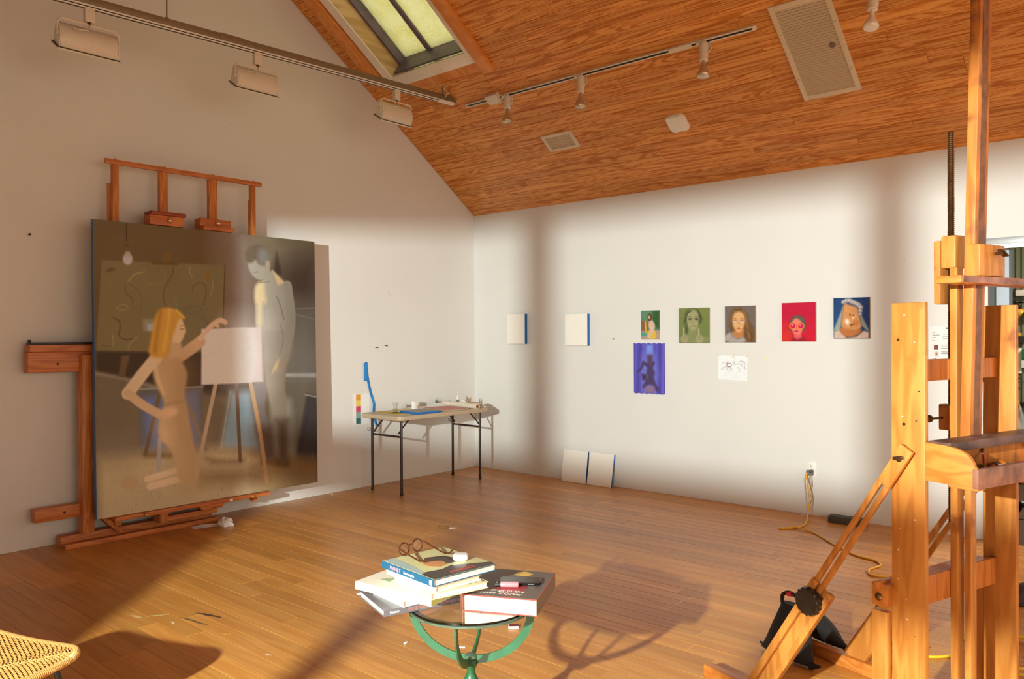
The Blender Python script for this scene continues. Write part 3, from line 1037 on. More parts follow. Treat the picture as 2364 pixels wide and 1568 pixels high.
# room behind: brown wall turning grey towards the corner
zB()
A.poly([(630, 480), (1800, 590), (1790, 1400), (640, 1400)], (86, 58, 32), 3)
A.poly([(630, 480), (1200, 530), (1200, 760), (640, 760)], (92, 70, 40), 60, .7)
A.poly([(1560, 560), (1800, 590), (1790, 1500), (1620, 1500)], (128, 104, 88), 60, .9)
# view outside at the right
A.poly([(1772, 590), (2160, 630), (2160, 1600), (1790, 1600)], (104, 84, 60), 1.5)
A.poly([(1800, 600), (2160, 640), (2150, 760), (1950, 800), (1840, 740)], (124, 104, 76), 60, .8)
A.poly([(1880, 840), (1960, 790), (2060, 760), (2160, 700), (2160, 1090), (1960, 1060)], (74, 52, 40), 30, .9)
A.poly([(1880, 710), (1905, 800), (1915, 860), (1860, 870), (1870, 790)], (62, 46, 32), 4, .9)
A.poly([(1980, 1090), (2160, 1080), (2160, 1600), (1990, 1600)], (118, 104, 92), 40, .9)
A.line([(1990, 1100), (2150, 1090)], 5, (150, 134, 116), 2, .7)
A.line([(1990, 1130), (2150, 1170)], 5, (150, 134, 116), 2, .7)
zC()
A.poly([(1940, 60), (2160, 60), (2160, 820), (1950, 820)], (136, 124, 106), 60, .75)
A.poly([(1940, 238), (2155, 236), (2155, 266), (1942, 262)], (172, 158, 140), 2)
A.poly([(2090, 378), (2170, 395), (2170, 870), (2010, 830)], (74, 62, 56), 4)
A.line([(2080, 385), (2160, 400)], 9, (160, 146, 128), 2)
A.line([(2045, 790), (2110, 470)], 3, (40, 32, 28), 1, .7)
# pinned drawing board with faint chalk marks
zB()
A.poly([(690, 768), (1528, 800), (1512, 1392), (652, 1386)], (101, 78, 46), 1.5)
A.line([(1528, 800), (1514, 1240)], 6, (66, 44, 24), 1)
yl, dk = (138, 110, 52), (72, 48, 26)
for pts, c, w in (([(870, 910), (910, 860), (985, 845)], yl, 7), ([(1100, 830), (1130, 860), (1115, 920), (1060, 935), (1010, 930)], (112, 90, 46), 6), ([(1290, 810), (1285, 850), (1310, 885)], yl, 5), ([(1180, 810), (1170, 870), (1120, 940), (1105, 1010), (1125, 1080)], dk, 5), ([(1440, 900), (1448, 950), (1430, 1010)], yl, 5), ([(850, 940), (850, 990), (900, 1030), (900, 1060)], dk, 5), ([(880, 930), (950, 980), (968, 1060), (950, 1100)], (82, 64, 46), 5), ([(790, 1090), (830, 1065), (875, 1075), (860, 1105), (800, 1108), (790, 1090)], yl, 4), ([(770, 1160), (815, 1180), (815, 1240), (800, 1280), (850, 1310), (900, 1300)], dk, 8), ([(1310, 980), (1310, 940), (1350, 915), (1395, 930), (1405, 990), (1380, 1070)], dk, 5), ([(1250, 1100), (1300, 1075), (1360, 1085), (1370, 1110), (1310, 1135), (1255, 1125), (1250, 1100)], (80, 66, 50), 4), ([(1190, 1010), (1200, 1090)], (96, 92, 66), 9), ([(1370, 1150), (1410, 1190), (1400, 1230)], (80, 70, 56), 7), ([(760, 1270), (772, 1310), (765, 1355)], yl, 5), ([(870, 1375), (880, 1330), (930, 1290)], yl, 5), ([(690, 1350), (760, 1352)], dk, 3), ([(690, 990), (740, 940), (800, 860)], (116, 92, 50), 3)):
    A.line(pts, w, c, 1.5, .8)
A.ell(750, 832, 32, 14, dk, 2, .6, -15)
A.ell(1410, 868, 20, 34, (112, 72, 30), 2, .8, 15)
zA()
A.poly([(525, 540), (805, 552), (795, 584), (525, 574)], (96, 66, 32), 1)
A.ell(678, 500, 52, 56, (98, 66, 30), 1.5)
A.poly([(525, 545), (805, 556), (795, 584), (525, 574)], (88, 60, 28), 1)
A.line([(266, 140), (271, 350)], 6, (40, 26, 14), 1)
A.poly([(248, 352), (298, 352), (300, 444), (252, 446)], (94, 62, 32), 1.5)
A.line([(248, 380), (298, 380)], 6, (48, 32, 18), 1)
A.ell(283, 522, 50, 58, (150, 126, 110), 1.5)
A.poly([(262, 445), (302, 445), (322, 500), (246, 500)], (140, 116, 98), 1.5)
A.poly([(432, 1140), (560, 1135), (560, 1260), (440, 1260)], (120, 96, 66), 2)
A.poly([(480, 1185), (560, 1180), (560, 1260), (488, 1260)], (134, 122, 112), 2)
# studio floor level: dark band, frames, grass
zC()
A.poly([(650, 86), (1372, 96), (1500, 300), (1790, 300), (1790, 460), (1380, 420), (1040, 330), (650, 232)], (58, 40, 26), 3)
A.poly([(650, 236), (1060, 320), (1790, 430), (1800, 820), (650, 820)], (96, 72, 48), 8)
A.line([(650, 238), (860, 275), (1050, 330)], 26, (122, 98, 74), 4, .7)
A.poly([(826, 120), (880, 112), (846, 262), (800, 262)], (88, 60, 36), 2)
A.poly([(944, 345), (1380, 326), (1386, 748), (944, 782)], (84, 70, 58), 2)
A.poly([(975, 400), (1345, 360), (1352, 735), (975, 760)], (86, 82, 96), 6)
A.line([(945, 345), (1380, 328)], 10, (124, 106, 88), 2)
A.poly([(1566, 360), (1720, 355), (1840, 760), (1500, 752)], (112, 112, 104), 8)
A.line([(1566, 360), (1504, 750)], 5, (148, 128, 104), 1.5)
A.poly([(1850, 370), (1980, 420), (2010, 830), (1850, 830)], (156, 142, 124), 10, .9)
A.poly([(650, 800), (1000, 770), (1500, 745), (2180, 830), (2180, 1000), (2160, 1010), (660, 1300), (650, 1200)], (150, 116, 76), 14)
A.poly([(650, 690), (930, 690), (960, 770), (650, 830)], (112, 86, 60), 30, .7)
for k in range(420):
    x_, y_ = A.rng.uniform(660, 2160), A.rng.uniform(760, 1220)
    t_ = A.rng.uniform(-26, 30)
    if k % 7 == 0:
        pass
    A.line([(x_, y_), (x_ + A.rng.uniform(-12, 12), y_ - A.rng.uniform(14, 34))], 5, (138 + t_, 106 + t_ * .9, 70 + t_ * .7), 1.2, .5) if k < 260 else None
A.poly([(1370, 930), (1480, 905), (1720, 910), (1800, 960), (1560, 985), (1380, 980)], (98, 64, 34), 20, .85)
A.poly([(1400, 820), (1540, 838), (1660, 830), (1640, 846), (1440, 850)], (84, 58, 34), 8, .8)
A.poly([(1800, 850), (1950, 840), (2170, 850), (2170, 900), (1960, 880)], (150, 98, 44), 16, .8)
A.poly([(1840, 940), (2170, 960), (2170, 1000), (1780, 1060)], (168, 132, 78), 24, .7)
A.poly([(975, 785), (1170, 790), (1160, 812), (985, 808)], (92, 58, 30), 6, .8)
A.poly([(1790, 820), (1960, 845), (1960, 870), (1780, 850)], (96, 62, 34), 8, .8)
# easel legs in the picture
A.line([(1090, 350), (985, 790)], 26, (92, 66, 42), 1.5)
A.line([(1085, 690), (1074, 890)], 26, (132, 112, 96), 1.5)
A.line([(1290, 480), (1400, 760)], 20, (110, 80, 56), 1.5)
A.line([(1608, 290), (1634, 835)], 24, (88, 58, 36), 1.5)
# standing figure: plain grey shape
zC()
A.poly([(1700, 300), (1830, 290), (1820, 380), (1798, 470), (1838, 600), (1866, 800), (1840, 826), (1790, 800), (1740, 640), (1700, 470)], (110, 92, 80), 3, round_=1)
A.poly([(1790, 60), (1960, -20), (1960, 140), (1935, 320), (1962, 480), (1955, 850), (1905, 845), (1885, 640), (1845, 470), (1800, 260)], (140, 118, 94), 3, round_=1)
A.poly([(1700, 460), (1960, 480), (1955, 850), (1800, 830)], (84, 58, 38), 60, .0)
A.poly([(1740, 600), (1850, 600), (1868, 815), (1800, 825)], (88, 64, 46), 10, .9)
A.poly([(1880, 560), (1962, 560), (1955, 855), (1900, 850)], (84, 58, 38), 12, .9)
A.poly([(1776, -70), (2000, -70), (1990, 60), (1965, 160), (1900, 200), (1800, 160)], (146, 126, 102), 4)
zA()
A.poly([(1600, 1260), (1588, 900), (1596, 780), (1680, 740), (1760, 610), (1830, 700), (1930, 790), (1968, 860), (1985, 1000), (1985, 1260), (1880, 1260), (1660, 1260)], (152, 134, 110), 2, round_=1)
A.poly([(1590, 800), (1640, 752), (1692, 762), (1690, 840), (1716, 980), (1660, 960), (1672, 1240), (1604, 1240), (1620, 1000), (1588, 950)], (206, 170, 118), 5, .9, round_=1)
A.poly([(1776, 640), (1830, 690), (1935, 792), (1850, 775), (1826, 790)], (206, 166, 112), 3, .95)
A.line([(1815, 910), (1850, 980), (1890, 1140)], 8, (98, 78, 60), 2, .8)
A.ell(1630, 570, 112, 170, (150, 132, 108), 2, 1, -14)
A.poly([(1486, 500), (1490, 430), (1560, 375), (1640, 365), (1720, 420), (1752, 530), (1735, 590), (1690, 590), (1620, 570), (1600, 520), (1560, 560), (1510, 560)], (98, 78, 58), 3, round_=1)
A.poly([(1625, 430), (1680, 400), (1745, 470), (1748, 560), (1690, 590), (1620, 560)], (124, 112, 96), 6, .8, round_=1)
A.ell(1722, 575, 24, 42, (160, 132, 102), 2)
A.line([(1580, 655), (1630, 652)], 6, (96, 76, 58), 1, .8)
A.line([(1635, 755), (1700, 765), (1745, 745)], 6, (98, 76, 58), 1.5, .7)
zB()
A.line([(1955, 940), (1990, 1180), (1950, 1340), (1900, 1450)], 62, (148, 130, 106), 2)
A.line([(1905, 1200), (1935, 1300), (1900, 1420)], 6, (112, 92, 74), 2, .6)
zC()
A.poly([(1880, 140), (1945, 130), (1940, 210), (1920, 250), (1900, 240), (1860, 230)], (150, 124, 96), 3, round_=1)
A.poly([(1850, 240), (1870, 180), (1900, 140), (1885, 200)], (206, 164, 106), 3, .9)
# pale canvas on its easel
A.line([(1466, 310), (1316, 1016)], 26, (152, 116, 82), 1.5)
A.line([(1702, 288), (1772, 640), (1818, 985)], 26, (168, 120, 74), 1.5)
zB()
A.poly([(1370, 1236), (1780, 1222), (1788, 1595), (1367, 1616)], (196, 162, 142), 1.5)
A.poly([(1600, 1228), (1778, 1222), (1784, 1592), (1600, 1604)], (216, 190, 168), 50, .7)
A.line([(1783, 1224), (1789, 1594)], 10, (176, 150, 122), 1)
# kneeling figure: plain warm silhouette
zC()
sk1, sk2 = (160, 116, 74), (176, 134, 92)
A.line([(1000, 960), (1200, 900)], 44, sk2, 3)
A.line([(1020, 1010), (1210, 960)], 50, sk2, 3)
A.ell(880, 985, 56, 46, (150, 108, 68), 4, 1, -20)
A.line([(1180, 145), (1260, 100), (1360, 20)], 78, (170, 122, 82), 3)
A.poly([(1035, 125), (1110, 95), (1175, 80), (1210, 120), (1262, 200), (1275, 260), (1250, 380), (1272, 460), (1284, 560), (1312, 690), (1332, 820), (1326, 995), (1270, 1010), (1214, 985), (1196, 850), (1150, 740), (1085, 695), (1070, 625), (1086, 545), (1112, 470), (1106, 400), (1060, 320), (1035, 240)], sk1, 3, round_=1)
A.poly([(1180, 120), (1262, 200), (1275, 260), (1250, 380), (1272, 460), (1284, 560), (1312, 690), (1332, 820), (1326, 995), (1270, 1000), (1270, 760), (1210, 560), (1200, 400), (1215, 260)], (128, 88, 50), 40, .8)
A.poly([(1080, 540), (1120, 540), (1150, 640), (1140, 720), (1090, 690), (1074, 620)], (186, 140, 94), 20, .7)
A.line([(1118, 470), (1150, 440), (1240, 430)], 10, (116, 78, 44), 10, .5)
A.line([(1050, 150), (1066, 260), (1110, 380)], 12, (190, 146, 98), 8, .6)
A.line([(1060, 130), (960, 250), (868, 375)], 80, sk2, 3)
A.line([(872, 375), (960, 450), (1090, 520)], 62, (166, 122, 80), 3)
A.ell(1140, 505, 66, 36, (176, 126, 84), 4, 1, -12)
zB()
A.line([(1360, 1300), (1400, 1250), (1450, 1200), (1500, 1170), (1530, 1190)], 34, (182, 134, 96), 2)
A.line([(1440, 1200), (1480, 1215)], 22, (182, 134, 96), 2)
A.poly([(1150, 1300), (1230, 1320), (1240, 1420), (1150, 1440)], sk1, 3)
A.poly([(1190, 1150), (1230, 1150), (1250, 1205), (1266, 1255), (1250, 1275), (1246, 1300), (1215, 1332), (1165, 1325), (1160, 1200)], (188, 136, 92), 2, round_=1)
A.line([(1222, 1236), (1248, 1234)], 5, (110, 66, 36), 1)
A.line([(1225, 1215), (1246, 1212)], 4, (120, 72, 36), 1)
A.line([(1232, 1298), (1248, 1296)], 5, (166, 88, 62), 1)
A.poly([(1062, 1120), (1110, 1088), (1180, 1092), (1240, 1130), (1258, 1165), (1215, 1160), (1195, 1230), (1160, 1320), (1150, 1400), (1100, 1440), (1000, 1415), (1020, 1320), (1040, 1200)], (166, 108, 38), 3, round_=1)
A.line([(1090, 1110), (1070, 1240), (1050, 1390)], 26, (136, 84, 30), 6, .7)
A.line([(1150, 1105), (1140, 1220), (1110, 1380)], 18, (190, 134, 58), 6, .6)
A.line([(1200, 1110), (1250, 1160)], 12, (196, 140, 62), 4, .6)
A.noise(0.05)
_pl = A.T([(0, 0)])
# light falling on the canvas when photographed: shade at the left, lit strip at the right
zA(); A.z = (0, 0, 1.0)
edge = A.T([(640, 560), (640, 1150)])
w_ = np.clip((A.U - (edge[0, 0] - .32)) / .5, 0, 1)[:, None]
il = ILS * 1.2 * (1 - w_) + ILL * 1.5 * w_
A.mesh('painted_surface', o_ + tv + nx_ * .0366, (0, by1 - by0, 0), -tv, M['oil'], big, il)

# ------------------------------------------------------------------ pictures pinned to the back wall
def board(name, label, x0, x1, z0, z1, depth, nm_edge, edge_mt, art=None, quad=None, n=(84, 96), group=None, face=None, right_edge=None, cat='painting', yback=-.004):
    t = thing(name, label, cat, ((x0 + x1) / 2, yback, z0), group)
    MB().box(x0, x1, yback - depth, yback, z0, z1).build('stretched_canvas' if depth > .008 else 'sheet', edge_mt, t, 0.001 if depth > .008 else 0)
    if right_edge is not None:
        MB().box(x1, x1 + .0015, yback - depth, yback, z0, z1).build('taped_edge', right_edge, t)
    if art is not None:
        a = Art(quad, x1 - x0, z1 - z0, n[0], n[1])
        art(a)
        a.noise(0.05)
        a.mesh('painted_surface', (x0, yback - depth - .0006, z1), (x1 - x0, 0, 0), (0, 0, z0 - z1), M['oil'], t, ILL)
    elif face is not None:
        MB().box(x0, x1, yback - depth - .0012, yback - depth, z0, z1).build('primed_face', face, t)
    return t


board('blank_canvas', 'small blank white canvas with blue edge, nearest the corner on the back wall', .53, .775, 1.384, 1.702, .038, '', M['linen'], face=M['canvas'], right_edge=M['blue_tape'])
board('blank_canvas', 'blank white canvas with blue edge, right of the vertical shadow band', 1.309, 1.585, 1.368, 1.686, .038, '', M['linen'], face=M['canvas'], right_edge=M['blue_tape'])


def art_green(a):
    a.zoom(1560, 680, 6.953)
    a.c[:] = (124, 122, 62)
    a.poly([(60, 500), (600, 500), (600, 800), (60, 800)], (104, 118, 60), 90, .8)
    a.poly([(190, 470), (170, 330), (215, 255), (300, 225), (380, 250), (430, 330), (440, 440), (410, 480), (230, 520), (220, 640), (180, 630)], (74, 76, 44), 5, round_=1)
    a.poly([(235, 560), (385, 560), (390, 660), (480, 670), (560, 690), (560, 790), (70, 790), (90, 690), (230, 650)], (132, 130, 80), 4, round_=1)
    a.poly([(200, 330), (250, 255), (310, 240), (370, 270), (400, 350), (396, 460), (370, 550), (305, 590), (240, 560), (205, 470)], (158, 148, 96), 4, round_=1)
    for x_ in (255, 358):
        a.ell(x_, 396, 30, 16, (84, 80, 48), 2)
        a.ell(x_, 398, 12, 11, (38, 38, 24), 1)
        a.line([(x_ - 36, 366), (x_, 352), (x_ + 34, 366)], 8, (96, 90, 54), 1.5)
    a.line([(300, 380), (286, 440), (300, 460), (325, 455)], 8, (112, 102, 62), 2, .8)
    a.line([(268, 516), (305, 505), (345, 518)], 13, (126, 98, 72), 1.5)
    a.line([(275, 270), (215, 300), (180, 400), (160, 470)], 16, (70, 72, 42), 3)
    a.line([(380, 260), (420, 330), (450, 400)], 14, (70, 72, 42), 3)
    for x_ in (158, 398):
        a.line([(x_, 550), (x_ + 6, 690)], 26, (168, 152, 108), 2)
        a.ell(x_ + 18, 715, 58, 62, (162, 146, 100), 3)
        for k in range(3):
            a.line([(x_ - 4 + k * 24, 665), (x_ + 2 + k * 22, 730)], 5, (120, 110, 70), 1.5, .7)


def art_girl(a):
    a.zoom(1560, 680, 6.953)
    a.c[:] = (112, 94, 78)
    a.poly([(900, 300), (950, 230), (1030, 205), (1110, 240), (1160, 320), (1200, 440), (1290, 560), (1300, 770), (1180, 770), (1110, 650), (930, 620), (880, 540), (890, 400)], (112, 76, 40), 5, round_=1)
    a.poly([(940, 600), (1120, 560), (1110, 690), (1040, 715), (950, 690)], (186, 118, 60), 3)
    a.poly([(815, 660), (920, 610), (960, 690), (1040, 715), (1110, 670), (1170, 780), (815, 780)], (168, 150, 132), 3, round_=1)
    a.line([(905, 625), (940, 690), (1040, 725), (1110, 680)], 9, (128, 108, 92), 1.5)
    a.poly([(930, 400), (955, 300), (1030, 270), (1100, 300), (1135, 390), (1125, 500), (1080, 590), (1030, 622), (975, 580), (935, 490)], (216, 158, 98), 4, round_=1)
    for x_ in (972, 1085):
        a.ell(x_, 430, 30, 22, (168, 106, 70), 2)
        a.ell(x_, 436, 22, 13, (228, 214, 196), 1.2)
        a.ell(x_, 428, 9, 9, (66, 62, 50), 1)
        a.line([(x_ - 32, 398), (x_, 382), (x_ + 32, 396)], 7, (152, 94, 52), 1.5)
    a.line([(1035, 410), (1020, 470), (1040, 495), (1065, 480)], 8, (180, 112, 68), 2, .8)
    a.poly([(1000, 555), (1035, 530), (1075, 550), (1035, 566)], (190, 84, 60), 1.5)
    a.line([(1100, 260), (1150, 380), (1170, 520), (1210, 700)], 26, (150, 104, 56), 5, .8)
    a.line([(960, 270), (915, 360), (905, 450)], 18, (140, 98, 54), 4, .8)
    a.line([(1180, 560), (1250, 660), (1240, 750)], 16, (84, 56, 32), 4, .7)


def art_red(a):
    a.zoom(1560, 680, 6.953)
    a.c[:] = (190, 26, 50)
    a.poly([(1710, 600), (1880, 640), (1880, 770), (1710, 770)], (226, 66, 30), 50, .9)
    a.poly([(2060, 620), (2280, 560), (2280, 770), (2060, 770)], (216, 30, 40), 50, .8)
    a.poly([(1850, 480), (1880, 380), (1970, 335), (2060, 360), (2110, 450), (2110, 540), (2070, 610), (1900, 620), (1850, 560)], (86, 86, 66), 3, round_=1)
    a.poly([(1915, 640), (2050, 640), (2090, 700), (2200, 760), (1860, 770), (1900, 710)], (150, 30, 40), 5, round_=1)
    a.poly([(1930, 600), (2040, 600), (2050, 690), (1980, 720), (1920, 690)], (218, 84, 84), 3)
    a.poly([(1880, 460), (1930, 390), (1985, 390), (2050, 450), (2070, 540), (2040, 630), (1975, 660), (1910, 620), (1880, 540)], (230, 116, 92), 3, round_=1)
    for x_, y_ in ((1905, 512), (2030, 510)):
        a.ell(x_, y_, 58, 56, (240, 124, 40), 1.2)
        a.ell(x_, y_, 42, 40, (200, 30, 66), 1.2)
        a.ell(x_ - 8, y_ - 14, 12, 9, (240, 160, 170), 1.5)
    a.line([(1950, 505), (1985, 500)], 9, (232, 112, 44), 1)
    a.line([(1965, 520), (1960, 560), (1985, 565)], 7, (196, 70, 70), 1.5)
    a.poly([(1915, 600), (1960, 578), (2010, 598), (1965, 616)], (196, 44, 66), 1.5)


def art_veil(a):
    a.zoom(1900, 670, 12.064)
    a.c[:] = (36, 56, 92)
    a.poly([(320, 700), (560, 500), (560, 900), (330, 1050)], (48, 84, 118), 60, .8)
    a.poly([(1150, 500), (1320, 500), (1320, 1000), (1200, 1000)], (34, 40, 62), 60, .8)
    a.poly([(590, 480), (500, 700), (340, 1110), (340, 1180), (520, 1120), (560, 800)], (150, 152, 130), 3)
    a.poly([(1060, 720), (1110, 720), (1310, 1110), (1300, 1180), (1120, 1000)], (132, 130, 112), 3)
    a.poly([(350, 1180), (500, 1120), (720, 1350), (1000, 1290), (1180, 1140), (1320, 1190), (1320, 1360), (340, 1360)], (206, 168, 138), 3)
    a.poly([(510, 1050), (1120, 1080), (1110, 1200), (940, 1290), (740, 1340), (600, 1260), (500, 1150)], (186, 108, 54), 4, round_=1)
    a.poly([(620, 380), (800, 440), (980, 490), (1020, 640), (1080, 860), (1130, 1060), (960, 1130), (700, 1090), (540, 1060), (560, 820), (580, 560)], (208, 138, 78), 4, round_=1)
    for x_, y_, q in ((600, 360, 60), (680, 320, 66), (770, 320, 70), (850, 360, 70), (930, 390, 70), (1010, 430, 70), (1070, 500, 70), (1070, 600, 56), (1070, 690, 40)):
        a.ell(x_, y_, q, q * .8, (176, 160, 142), 3)
        a.ell(x_ - 15, y_ - 12, q * .4, q * .35, (214, 188, 176), 3)
        a.ell(x_ + 20, y_ + 18, q * .35, q * .3, (136, 124, 104), 3)
    a.ell(785, 705, 16, 30, (44, 28, 20), 1.5)
    a.ell(878, 720, 18, 18, (70, 44, 30), 1.5)
    a.ell(715, 900, 50, 82, (240, 214, 186), 4, 1, -20)
    a.ell(878, 790, 24, 30, (236, 196, 152), 3)
    a.ell(960, 930, 62, 60, (176, 96, 50), 8, .8)
    a.line([(790, 985), (850, 990), (905, 950)], 22, (66, 40, 30), 2)
    a.line([(830, 990), (830, 1050)], 12, (120, 70, 40), 2)


def art_pool(a):
    a.zoom(1440, 680, 6.536)
    a.c[:] = (92, 128, 92)
    a.poly([(250, 400), (370, 400), (370, 560), (250, 560)], (140, 92, 60), 3)
    a.poly([(430, 240), (550, 240), (550, 520), (470, 500), (430, 380)], (58, 86, 42), 8)
    a.poly([(250, 560), (560, 540), (560, 680), (250, 680)], (176, 142, 116), 3)
    a.poly([(250, 575), (360, 580), (370, 615), (255, 635)], (70, 150, 116), 3)
    a.line([(325, 415), (336, 575)], 20, (214, 162, 48), 2)
    a.poly([(355, 560), (440, 540), (490, 560), (500, 670), (360, 670)], (220, 170, 60), 3, round_=1)
    a.poly([(385, 390), (425, 380), (480, 470), (455, 560), (400, 660), (360, 660), (400, 560), (370, 470)], (214, 170, 138), 3, round_=1)
    a.poly([(350, 330), (385, 282), (420, 310), (425, 390), (372, 410)], (98, 60, 30), 3, round_=1)
    a.ell(383, 348, 17, 24, (208, 160, 122), 2)


def art_curtain(a):
    a.zoom(1440, 680, 6.536)
    a.c[:] = (86, 74, 150)
    for k in range(9):
        x_ = 170 + k * 54
        a.line([(x_ + (30 if k < 4 else 0), 740), (x_ - 6, 1500)], 20, [(104, 92, 178), (76, 58, 130), (118, 106, 190)][k % 3], 6, .8)
    a.poly([(345, 760), (440, 760), (440, 905), (340, 905)], (120, 140, 200), 5)
    a.poly([(310, 900), (470, 900), (520, 1200), (470, 1480), (300, 1480), (270, 1150)], (118, 116, 180), 14, .9)
    a.poly([(270, 1205), (350, 1205), (350, 1300), (290, 1300)], (72, 52, 66), 4)
    dk_ = (78, 60, 88)
    a.poly([(355, 910), (440, 905), (440, 1080), (360, 1080)], (92, 66, 86), 4)
    a.line([(300, 1030), (370, 1070), (400, 1100)], 46, dk_, 4)
    a.line([(300, 1040), (260, 1130), (215, 1170)], 36, dk_, 4)
    a.line([(455, 1020), (430, 1080)], 34, dk_, 4)
    a.poly([(360, 1080), (440, 1080), (480, 1190), (455, 1240), (480, 1310), (460, 1370), (350, 1370), (330, 1310), (365, 1240), (345, 1190)], dk_, 4, round_=1)
    a.line([(360, 1330), (310, 1400)], 54, dk_, 4)
    a.line([(450, 1330), (510, 1430)], 54, dk_, 4)
    a.poly([(330, 1400), (470, 1390), (480, 1490), (330, 1490)], (140, 104, 120), 6)


board('portrait_painting', 'small green portrait of a face between two raised hands', 2.59, 2.888, 1.396, 1.713, .02, '', M['linen'], art_green, [(1570, 712), (1640, 710), (1641, 792), (1572, 793)], group=None)
board('portrait_painting', 'portrait of a long haired girl in a grey shirt, between the green and red portraits', 3.04, 3.316, 1.404, 1.718, .02, '', M['linen'], art_girl, [(1676, 708), (1745, 705), (1747, 791), (1678, 792)])
board('portrait_painting', 'bright red portrait of a face in orange round sunglasses and green hat', 3.546, 3.824, 1.412, 1.731, .02, '', M['linen'], art_red, [(1807, 702), (1884, 699), (1887, 788), (1809, 790)])
board('portrait_painting', 'dark blue painting of an odd veiled head wearing a flower crown', 3.966, 4.24, 1.436, 1.756, .02, '', M['linen'], art_veil, [(1926, 691), (2009, 689), (2012, 782), (1928, 783)])
board('pinup_painting', 'smallest painting, a figure with yellow towel by a pool, above the purple sheet', 2.18, 2.382, 1.434, 1.70, .002, '', M['paper'], art_pool, [(1479, 719), (1523, 717), (1524, 783), (1480, 783)], n=(70, 90))
cu = thing('purple_painting', 'purple sheet painting of curtains and a dark figure, pinned under the pool painting', 'painting', (2.27, -.006, .92))
a = Art([(1464, 794), (1534, 792), (1536, 910), (1463, 911)], .335, .472, 84, 112)
art_curtain(a)
ob = a.mesh('painted_sheet', (2.1, -.008, 1.393), (.335, 0, 0), (0, 0, -.472), M['oil'], cu, ILL)
me = ob.data
for v_ in me.vertices:                          # curled, scalloped paper
    uu = (v_.co.x + BASE[cu].x - 2.1) / .335
    ed = abs((v_.co.z + BASE[cu].z - 1.157) / .236)
    v_.co.y -= .0025 * (1 - math.cos(uu * 6.28 * 5)) * ed ** 6 + .004 * uu
    v_.co.z += .003 * math.cos(uu * 6.28 * 6) * ed ** 8
sm = ob.modifiers.new('thickness', 'SOLIDIFY'); sm.thickness = .0008
# taped sketch
sk_ = thing('sketch_sheet', 'white sheet with a brown ink sketch taped below the girl portrait', 'drawing', (3.1, -.003, 1.08))
rt = Matrix.Rotation(math.radians(0.9), 3, 'Y')
q0 = Vector((2.962, -.003, 1.29)); rx_ = rt @ Vector((.276, 0, 0)); dn_ = rt @ Vector((0, 0, -.212))
MB().obox(q0 + dn_, rx_, -dn_, Vector((0, -.0008, 0))).build('sheet', M['paper'], sk_)
a = Art([(1657, 820), (1724, 822), (1723, 878), (1658, 871)], .276, .212, 110, 84)
a.c[:] = (240, 236, 238)
a.zoom(1560, 680, 6.953)
rr = random.Random(4)
for k in range(46):
    x_, y_ = rr.uniform(720, 1090), rr.uniform(1060, 1210)
    w2 = rr.uniform(15, 55)
    a.line([(x_, y_), (x_ + w2, y_ + rr.uniform(-22, 22)), (x_ + w2 * rr.uniform(.2, 1.2), y_ + rr.uniform(-10, 46))], 4, [(170, 130, 120), (150, 110, 100), (190, 170, 175)][k % 3], 1.2, .75)
a.line([(810, 1095), (880, 1095), (880, 1150), (812, 1150), (810, 1095)], 7, (120, 76, 56), 1)
a.line([(930, 985), (930, 1100)], 5, (150, 120, 120), 1)
a.line([(798, 985), (798, 1130)], 3, (190, 170, 175), 1)
a.ell(1030, 1095, 30, 34, (170, 150, 155), 1, .8)
a.ell(1030, 1095, 24, 28, (240, 236, 238), 1)
for k in range(14):
    x_ = 800 + k * 22
    a.line([(x_, 1215), (x_ + (x_ - 950) * .25, 1340)], 3, (205, 190, 196), 1, .8)
a.mesh('ink_drawing', q0 + Vector((0, -.0012, 0)), rx_, dn_, M['oil'], sk_, np.array([1.0, .92, .84]))
for (u_, w2, ang) in ((.0, .03, 40), (.53, .045, -60), (.99, .035, -35)):
    p_ = q0 + rx_ * u_ + Vector((0, -.0016, 0))
    dr = Vector((math.cos(math.radians(ang)), 0, -math.sin(math.radians(ang))))
    MB().bar(p_ - dr * w2 / 2, p_ + dr * w2 / 2, .0006, .013, Vector((-dr.z, 0, dr.x))).build('masking_tape', plain('masking_tape', srgb(232, 220, 196), .6), sk_)
# printed sheet behind the studio easel
pr_ = thing('price_sheet', 'printed white sheet with two tiny pictures pinned behind the studio easel', 'paper sheet', (4.72, -.003, 1.27))
MB().box(4.647, 4.86, -.0038, -.003, 1.245, 1.523).build('sheet', M['paper'], pr_)
prt = plain('print_grey', srgb(120, 116, 118), .7)
for k, (a_, b_, c_) in enumerate(((4.672, 4.69, 1.478), (4.672, 4.72, 1.458), (4.672, 4.70, 1.44), (4.672, 4.685, 1.42), (4.74, 4.79, 1.465), (4.74, 4.80, 1.45), (4.74, 4.79, 1.435), (4.73, 4.79, 1.385), (4.73, 4.80, 1.372), (4.73, 4.78, 1.36), (4.73, 4.80, 1.335), (4.73, 4.79, 1.322), (4.68, 4.70, 1.285))):
    MB().box(a_, b_, -.0042, -.0038, c_, c_ + .004).build('print_line', prt, pr_)
MB().box(4.76, 4.80, -.0042, -.0038, 1.505, 1.515).build('print_logo', M['black'], pr_)
MB().box(4.682, 4.712, -.0042, -.0038, 1.352, 1.388).build('printed_picture', plain('print_brown', srgb(120, 60, 50), .6, var=.5, scale=60), pr_)
MB().box(4.686, 4.714, -.0042, -.0038, 1.300, 1.340).build('printed_picture', plain('print_pale', srgb(206, 196, 186), .6), pr_)
MB().box(4.694, 4.704, -.0046, -.0042, 1.315, 1.332).build('printed_picture', plain('print_red', srgb(190, 60, 50), .6), pr_)
